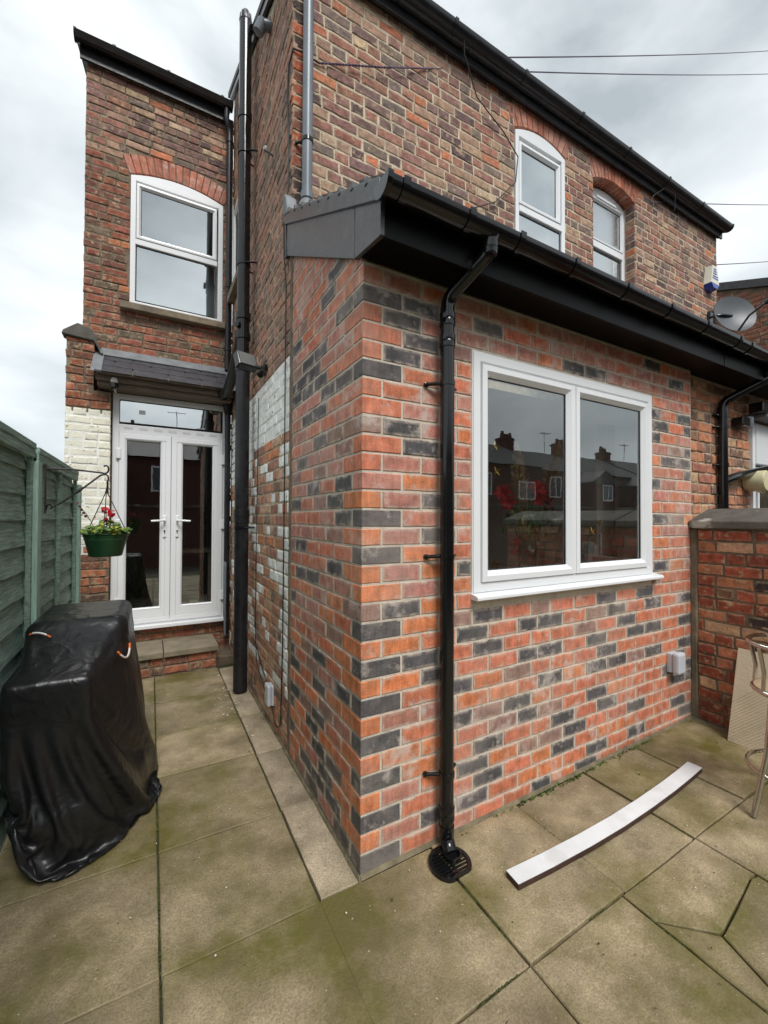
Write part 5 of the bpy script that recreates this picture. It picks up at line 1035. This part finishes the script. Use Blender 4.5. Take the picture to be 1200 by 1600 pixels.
# ================================================================== houses behind the camera, seen in the panes
BRW = mat('brick_far', (0.085, 0.030, 0.024), 0.9, 0.25, 6, 0.2, 20, stretch=(1, 1, 3)); FARG = glass_mat('far_glazing', 0.3, 2.0)
proto = None; HY = -16.0
tr_ = random.Random(12)
def terrace(x):
    t = thing('terraced_house', 'red brick terraced house reflected in the window panes', 'house', (x, HY, 0), 'terrace behind the camera')
    dh = tr_.uniform(-0.25, 0.2); out_y = tr_.choice([0.0, 0.0, 1.6]); yf = HY+out_y
    m = MB(); m.box(x-2.75, x+2.749, HY-7, HY, -0.09, 4.75+dh); m.build('wall', BRW, t)
    if out_y: m = MB(); m.box(x-0.2, x+2.5, HY+0.001, yf, -0.09, 3.9+dh); m.build('outrigger', BRW, t); m = MB(); m.prism([(-0.3, 3.88+dh), (2.6, 3.88+dh), (2.6, 4.0+dh), (1.1, 4.75+dh), (-0.3, 4.0+dh)], lambda p_, q: (x+p_[0], q, p_[1]), HY+0.002, yf+0.12); m.build('outrigger_roof', ROOFT, t)
    m = MB(); m.prism([(0.25, 4.70+dh), (-3.5, 6.55+dh), (-7.25, 4.70+dh)], lambda p_, a: (a, HY+p_[0], p_[1]), x-2.75, x+2.749); ro = m.build('roof', ROOFT, t)
    if tr_.random() < 0.6:
        cw = tr_.uniform(0.35, 0.6); ch = tr_.uniform(6.9, 7.6); m = MB(); m.box(x-2.3-cw, x-2.3+cw, HY-3.9, HY-3.1, 5.9, ch).box(x-2.36-cw, x-2.24+cw, HY-3.96, HY-3.04, ch-0.2, ch-0.08); m.build('chimney', BRW, ro)
        for q in range(tr_.randint(1, 4)): m = MB(); m.lathe([(0.12, 0), (0.10, tr_.uniform(0.25, 0.5))], (x-2.3-cw+0.15+q*0.28, HY-3.5, ch-0.02), 12); m.build('chimney_pot', BRW, ro, smooth=True)
    if tr_.random() < 0.5:
        ax2 = x+tr_.uniform(-2, 2); m = MB(); m.tube([(ax2, HY-3.5, 6.4), (ax2, HY-3.5, 8.0)], 0.02, 6); m.tube([(ax2-0.5, HY-3.5, 7.9), (ax2+0.5, HY-3.5, 7.95)], 0.015, 6)
        for q in range(6): m.tube([(ax2-0.45+q*0.18, HY-3.7, 7.9), (ax2-0.45+q*0.18, HY-3.3, 7.9)], 0.01, 4)
        m.build('aerial', BLACK, ro)
    for wx_, wz, ww, wh in ((-1.5+tr_.uniform(-.3, .3), 2.9, tr_.uniform(0.8, 1.1), 1.3), (1.3+tr_.uniform(-.3, .3), 2.7, tr_.uniform(0.9, 1.6), tr_.uniform(0.9, 1.2)), (1.3, 0.6, 1.4, 1.3)):
        yw_ = yf if wx_ > 0 else HY
        m = MB(); m.ring(lambda u, o_, z: Vector((u, yw_+o_, z)), x+wx_-ww/2, x+wx_+ww/2, wz, wz+wh, [(0, -0.02), (0, 0.03), (0.07, 0.03), (0.07, -0.02)]); m.box(x+wx_-0.03, x+wx_+0.03, yw_+0.0, yw_+0.025, wz+0.07, wz+wh-0.07); w_ = m.build('window', UPVC, t)
        m = MB(); m.box(x+wx_-ww/2+0.05, x+wx_+ww/2-0.05, yw_+0.002, yw_+0.006, wz+0.05, wz+wh-0.05); m.build('pane', mat('far_pane', (0.09, 0.10, 0.11), 0.15, 0.1), w_)
for i in range(-4, 8): terrace(i*5.5+0.9)
BWL = thing('rear_garden_wall', 'brick garden wall across the back, reflected in the window', 'wall', (0, -7, 0))
m = MB(); m.box(-9, 26, -7.25, -7, -0.09, 1.9); m.build('wall', BRW, BWL); m = MB(); m.box(-9, 26, -7.3, -6.95, 1.9, 1.98); m.build('coping', COPE, BWL)

# ================================================================== things on the kitchen window board
VA = thing('flower_vase', 'glass vase of red amaryllis and pampas grass standing inside the kitchen window', 'vase', (1.29, 0.22, 1.262))
vx, vy = 1.29, 0.22
m = MB(); m.lathe([(0.062, 0), (0.066, 0.006), (0.070, 0.20), (0.073, 0.235), (0.070, 0.235), (0.066, 0.20), (0.061, 0.012)], (vx, vy, 1.263), 26); m.build('vase', GLASS_VASE, VA, smooth=True)
m = MB(); m.lathe([(0.05, 0), (0.06, 0.003), (0.060, 0.14)], (vx, vy, 1.275), 20); m.build('water', glass_mat('vase_water', 0.03, 1.0, tint=(0.62, 0.70, 0.55)), VA)
STM = mat('flower_stem', (0.28, 0.40, 0.13), 0.5, 0.25, 20); PAM = mat('pampas', (0.80, 0.60, 0.34), 0.9, 0.3, 30, 0.8, 120); AMA = mat('amaryllis', (0.85, 0.035, 0.035), 0.4, 0.4, 34)
rs_ = random.Random(9)
st = MB()
for i in range(12): a = rs_.uniform(0, 6.28); st.tube([(vx+0.045*math.cos(a), vy+0.045*math.sin(a), 1.275), (vx-0.02*math.cos(a), vy-0.02*math.sin(a), 1.48), (vx-0.12*math.cos(a), vy-0.08*math.sin(a), 1.66)], 0.005, 6)
st.build('stems', STM, VA, smooth=True)
lv = MB()
for i in range(90):
    a = rs_.uniform(0, 6.28); p0 = Vector((vx+rs_.gauss(0.02, 0.10), vy+rs_.gauss(0, 0.05), rs_.uniform(1.48, 1.72))); leaf_disc(lv, p0, rs_.uniform(0.015, 0.035), (rs_.uniform(-1, 1), -1, rs_.uniform(-.3, 1)), 6, 0.3, 0.45)
lv.build('foliage', mat('vase_foliage', (0.10, 0.19, 0.06), 0.5, 0.4, 30), VA)
for (bx_, bz_, tx_, tz_) in ((1.26, 1.60, 1.195, 2.03), (1.47, 1.68, 1.58, 2.07)):
    m = MB(); ax_ = Vector((tx_-bx_, 0, tz_-bz_)); m.tube([(vx, vy, 1.4), (bx_, vy, bz_), (tx_, vy, tz_)], 0.004, 6)
    for i in range(900):
        t = rs_.random(); c = Vector((bx_, vy, bz_))+ax_*t; wd = 0.058*math.sin(math.pi*min(1, t*0.9+0.08))+0.006; d = Vector((rs_.gauss(0, 1), rs_.gauss(0, 1), 0)).normalized()*wd*rs_.random()
        p0 = c+d*0.2; p1 = c+d+ax_.normalized()*0.04; s2 = Vector((0.004, 0, 0.001)); m.add([p0-s2, p0+s2, p1+s2, p1-s2], [(0, 1, 2, 3)])
    m.build('pampas_plume', PAM, VA)
for (fx, fz_, d0) in ((1.05, 1.735, (-0.9, -0.7, 0.2)), (1.085, 1.69, (-0.5, -0.9, -0.5)), (1.33, 1.775, (-0.4, -1, 0.4)), (1.385, 1.765, (0.3, -1, 0.2)), (1.43, 1.70, (0.5, -1, -0.3)), (1.35, 1.72, (-0.5, -1, -0.2))):
    st = MB(); st.tube([(fx, vy-0.02, fz_-0.01), ((fx+vx)/2, vy, fz_-0.12), (vx, vy, 1.40)], 0.006, 6); so_ = st.build('stem', STM, VA, smooth=True)
    m = MB(); ax_ = Vector(d0).normalized(); q = ax_.to_track_quat('Z', 'Y').to_matrix(); sz = rs_.uniform(0.62, 0.85)
    for i in range(6):
        a = 2*math.pi*i/6+rs_.uniform(-.15, .15); v = []; hb = 0.010 if i % 2 else 0.0; prof = ((0, 0.005, 0.004, 0.0), (0.3, 0.016, 0.014, 0.03), (0.6, 0.025, 0.032, 0.055), (0.85, 0.020, 0.058, 0.062), (1, 0.002, 0.078, 0.052))
        for t, w_, r_, h_ in prof:
            for s1 in (-1, 0, 1): v.append(Vector((fx, vy-0.03, fz_))+q @ Vector(((r_*math.cos(a)-s1*w_*math.sin(a)), (r_*math.sin(a)+s1*w_*math.cos(a)), h_+hb-0.03-(0.008 if s1 == 0 else 0)))*sz)
        m.add(v, [(k*3+c_, k*3+c_+1, k*3+c_+4, k*3+c_+3) for k in range(4) for c_ in (0, 1)])
    m.build('flower', AMA, so_, smooth=True, angle=70)
GOLD = mat('gold_foil', (0.75, 0.48, 0.14), 0.25, 0.1, 20, 0.05, metal=1)
def star(label, x, y, z, r_, rot):
    m = MB(); v = [(x-0.005, y-0.003, z), (x+0.005, y+0.003, z)]
    for i in range(10): a = rot+math.pi*i/5; rr = r_ if i % 2 == 0 else r_*0.42; v.append((x+rr*math.cos(a)*0.55, y-rr*math.cos(a)*0.83, z+rr*math.sin(a)))
    m.add(v, [(0, 2+i, 2+(i+1) % 10) for i in range(10)]+[(1, 2+(i+1) % 10, 2+i) for i in range(10)]); return solo('star_ornament', m, GOLD, label, 'ornament', (x, y, z), 'gold paper stars')
star('small gold star hanging highest at the left of the kitchen window', 0.985, 0.20, 2.02, 0.034, 0.3); star('small gold star hanging second at the left of the kitchen window', 0.995, 0.20, 1.865, 0.036, 0.5)
star('gold star in front of the vase rim', 1.165, 0.15, 1.56, 0.036, 0.2); star('gold star lying low in the left corner of the kitchen window', 0.955, 0.16, 1.31, 0.036, 0.1)
star('bright gold star in the right kitchen pane', 1.91, 0.20, 1.495, 0.034, 0.4); star('tilted gold star highest in the right kitchen pane', 2.00, 0.20, 1.555, 0.034, 1.0)
RIB = solo('red_ribbon', MB().add([(1.08, 0.16, 1.45), (1.14, 0.15, 1.46), (1.17, 0.15, 1.44), (1.10, 0.15, 1.43), (1.15, 0.15, 1.44), (1.10, 0.14, 1.36), (1.07, 0.15, 1.37), (1.12, 0.16, 1.43)], [(0, 1, 2, 3), (4, 5, 6, 7)]), mat('ribbon_red', (0.40, 0.03, 0.02), 0.4), 'red ribbon bow beside the vase in the kitchen window', 'ribbon', (1.12, 0.15, 1.41))
CH_ = thing('candle', 'thin white candle standing in the right kitchen pane', 'candle', (2.045, 0.22, 1.262)); m = MB(); m.lathe([(0.011, 0), (0.011, 0.17), (0.004, 0.178)], (2.045, 0.22, 1.30), 14); m.build('wax', WHITE, CH_, smooth=True); m = MB(); m.lathe([(0.04, 0), (0.03, 0.008), (0.014, 0.04)], (2.045, 0.22, 1.263), 16); m.build('holder', WHITE, CH_, smooth=True)
CE = mat('ceramic_white', (0.62, 0.60, 0.54), 0.4, 0.06)
m = MB(); m.prism([(1.875, 1.263), (1.985, 1.263), (1.985, 1.37), (1.955, 1.415), (1.905, 1.415), (1.875, 1.37)], lambda p_, a: (p_[0], a, p_[1]), 0.20, 0.27); solo('house_ornament', m, CE, 'white house shaped ornament in the right kitchen pane', 'ornament', (1.93, 0.23, 1.263), bevel=0.004)
m = MB(); m.lathe([(0.03, 0), (0.035, 0.005), (0.075, 0.05), (0.07, 0.052)], (1.99, 0.17, 1.263), 18); solo('ceramic_dish', m, CE, 'low white dish in front of the house ornament', 'dish', (1.99, 0.17, 1.263), smooth=True)
m = MB(); m.box(1.43, 1.53, 0.20, 0.26, 1.263, 1.38); solo('gift_box', m, mat('kraft_paper', (0.45, 0.36, 0.26), 0.7), 'small pale box right of the vase in the kitchen window', 'box', (1.48, 0.23, 1.263), bevel=0.003)
m = MB()
for i in range(60): t = rs_.random(); leaf_disc(m, (1.36+0.26*t, 0.30+rs_.gauss(0, 0.01), 1.545+0.02*math.sin(t*9)+rs_.gauss(0, 0.012)), 0.009, (rs_.uniform(-1, 1), -1, rs_.uniform(-1, 1)), 4, 0.1)
solo('tinsel', m, CHROME, 'silver tinsel garland behind the vase', 'garland', (1.5, 0.3, 1.54))
BL2 = MB(); BL2.box(2.19, 2.43, 0.345, 0.36, 1.20, 2.33); solo('kitchen_curtain', BL2, mat('curtain_beige', (0.52, 0.48, 0.40), 0.8, 0.08, 5, 0.1, stretch=(12, 1, 1)), 'pale curtain at the right side of the kitchen window', 'curtain', (2.3, 0.35, 1.2), bevel=0.004)
# plant and table behind the garden doors
PP = thing('indoor_plant', 'spiky potted plant standing behind the left garden door', 'plant', (-0.96, 4.0, 0.40))
m = MB(); m.lathe([(0.09, 0), (0.12, 0.20), (0.125, 0.21), (0.10, 0.21)], (-0.96, 4.0, 0.401), 22); m.build('pot', mat('pot_pale', (0.42, 0.40, 0.36), 0.6), PP, smooth=True)
m = MB()
for i in range(46):
    a = rs_.uniform(0, 6.28); l_ = rs_.uniform(0.35, 0.75); up_ = rs_.uniform(0.4, 1.0); p0 = Vector((-0.96, 4.0, 0.62+rs_.uniform(0, 0.25))); d = Vector((math.cos(a)*0.5, math.sin(a)*0.5, up_)).normalized()
    pts = [p0, p0+d*l_*0.5, p0+d*l_+Vector((math.cos(a)*0.1, math.sin(a)*0.1, -0.16*l_))]; s2 = Vector((-math.sin(a), math.cos(a), 0))*0.012
    m.add([pts[0]-s2, pts[0]+s2, pts[1]+s2, pts[1]-s2, pts[2]], [(0, 1, 2, 3), (3, 2, 4)])
m.build('leaves', mat('spiky_leaf', (0.06, 0.085, 0.03), 0.5, 0.3), PP)
TB = thing('indoor_table', 'wooden table standing behind the right garden door', 'table', (-0.4, 4.9, 0.40))
MB().box(-0.75, -0.05, 4.5, 5.4, 1.10, 1.14).build('top', WOODG, TB)
for x, y in ((-0.7, 4.55), (-0.1, 4.55), (-0.7, 5.35), (-0.1, 5.35)): MB().box(x-0.03, x+0.03, y-0.03, y+0.03, 0.401, 1.099).build('leg', WOODG, TB)

# ================================================================== moss, weeds and litter
mr = random.Random(21)
MOSS = mat('moss', (0.060, 0.070, 0.016), 0.95, 0.4, 60, 0.9, 150)
mo = MB()
def blob(m, c, r_, fl=0.5):
    c = Vector(c); v = [c+Vector((0, 0, r_*fl))]; k = 5; a0 = mr.uniform(0, 6)
    for i in range(k): a = a0+2*math.pi*i/k; v.append(c+Vector((r_*math.cos(a)*mr.uniform(0.7, 1.2), r_*math.sin(a)*mr.uniform(0.7, 1.2), -0.002)))
    m.add(v, [(0, i+1, (i+1) % k+1) for i in range(k)])
def moss_line(p0, p1, n_, r_, zo=-0.006):
    for i in range(n_):
        t = mr.random(); x = p0[0]+(p1[0]-p0[0])*t+mr.gauss(0, 0.0035); y = p0[1]+(p1[1]-p0[1])*t+mr.gauss(0, 0.0035)
        if noise.noise(Vector((x*6, y*6, 2))) < 0.08: continue
        blob(mo, (x, y, gz(x)+zo), mr.uniform(0.35, 1)*r_)
moss_line((0.366, -0.62), (0.366, -1.1), 420, 0.009); moss_line((0.366, -0.25), (0.366, -0.62), 160, 0.007); moss_line((-0.2, -0.62), (1.5, -0.62), 420, 0.008); moss_line((0.932, -0.1), (0.932, -0.62), 160, 0.007)
moss_line((-0.775, -0.3), (-0.775, 3.0), 420, 0.006); moss_line((1.505, -0.1), (1.505, -0.62), 110, 0.006); moss_line((0.1, -0.030), (2.8, -0.034), 520, 0.009, 0.0); moss_line((-0.19, -0.4), (-0.19, 3.0), 200, 0.005); moss_line((0.905, -0.62), (0.905, -1.1), 120, 0.007)
o = mo.build('moss', MOSS); o['kind'] = 'stuff'; o['label'] = 'dark green moss growing in the paving joints'; o['category'] = 'moss'
wd_ = MB()
for i in range(120):
    x = mr.uniform(0.75, 2.2) if mr.random() < 0.85 else mr.uniform(0.5, 2.8); c = Vector((x, -0.034+mr.gauss(0, 0.006), gz(x)))
    for k in range(3):
        a = mr.uniform(0, 6.28); h_ = mr.uniform(0.006, 0.022); d = Vector((math.cos(a)*h_*0.7, math.sin(a)*h_*0.5-0.004, h_)); s2 = Vector((-math.sin(a), math.cos(a), 0))*0.0022; wd_.add([c-s2, c+s2, c+d*0.6+s2*1.6, c+d, c+d*0.6-s2*1.6], [(0, 1, 2, 3, 4)])
o = wd_.build('weeds', mat('weed_green', (0.10, 0.15, 0.035), 0.7, 0.3, 40)); o['kind'] = 'stuff'; o['label'] = 'tiny green weeds along the foot of the new brick wall'; o['category'] = 'weeds'
li = MB()
for i in range(150):
    u = mr.random()
    if u < 0.35: x, y = mr.gauss(-0.22, 0.08), mr.gauss(2.1, 0.28)
    elif u < 0.7: x, y = mr.uniform(-1.0, 0.0), mr.uniform(-0.4, 1.8)
    else: x, y = mr.uniform(0, 1.9), mr.uniform(-1.0, -0.06)
    if x > -0.02 and y > -0.03: continue
    r_ = mr.uniform(0.0015, 0.0045)*(2.2 if u < 0.35 else 1); leaf_disc(li, (x, y, gz(x)+0.006), r_, (mr.uniform(-.3, .3), mr.uniform(-.3, .3), 1), 5, 0.2, mr.uniform(0.4, 1))
o = li.build('paint_flakes', mat('flake_pale', (0.62, 0.58, 0.48), 0.7, 0.2)); o['kind'] = 'stuff'; o['label'] = 'pale flakes scattered on the paving'; o['category'] = 'litter'
dk = MB()
for i in range(110):
    x, y = (mr.uniform(-1.3, 0), mr.uniform(-0.5, 2.6)) if mr.random() < 0.4 else (mr.uniform(0, 2.6), mr.uniform(-1.1, -0.05))
    if x > -0.02 and y > -0.03: continue
    leaf_disc(dk, (x, y, gz(x)+0.006), mr.uniform(0.002, 0.006), (mr.uniform(-.3, .3), mr.uniform(-.3, .3), 1), 5, 0.3, mr.uniform(0.3, 1))
o = dk.build('leaf_crumbs', mat('crumb_dark', (0.03, 0.024, 0.015), 0.9, 0.3)); o['kind'] = 'stuff'; o['label'] = 'dark leaf crumbs scattered on the paving'; o['category'] = 'litter'
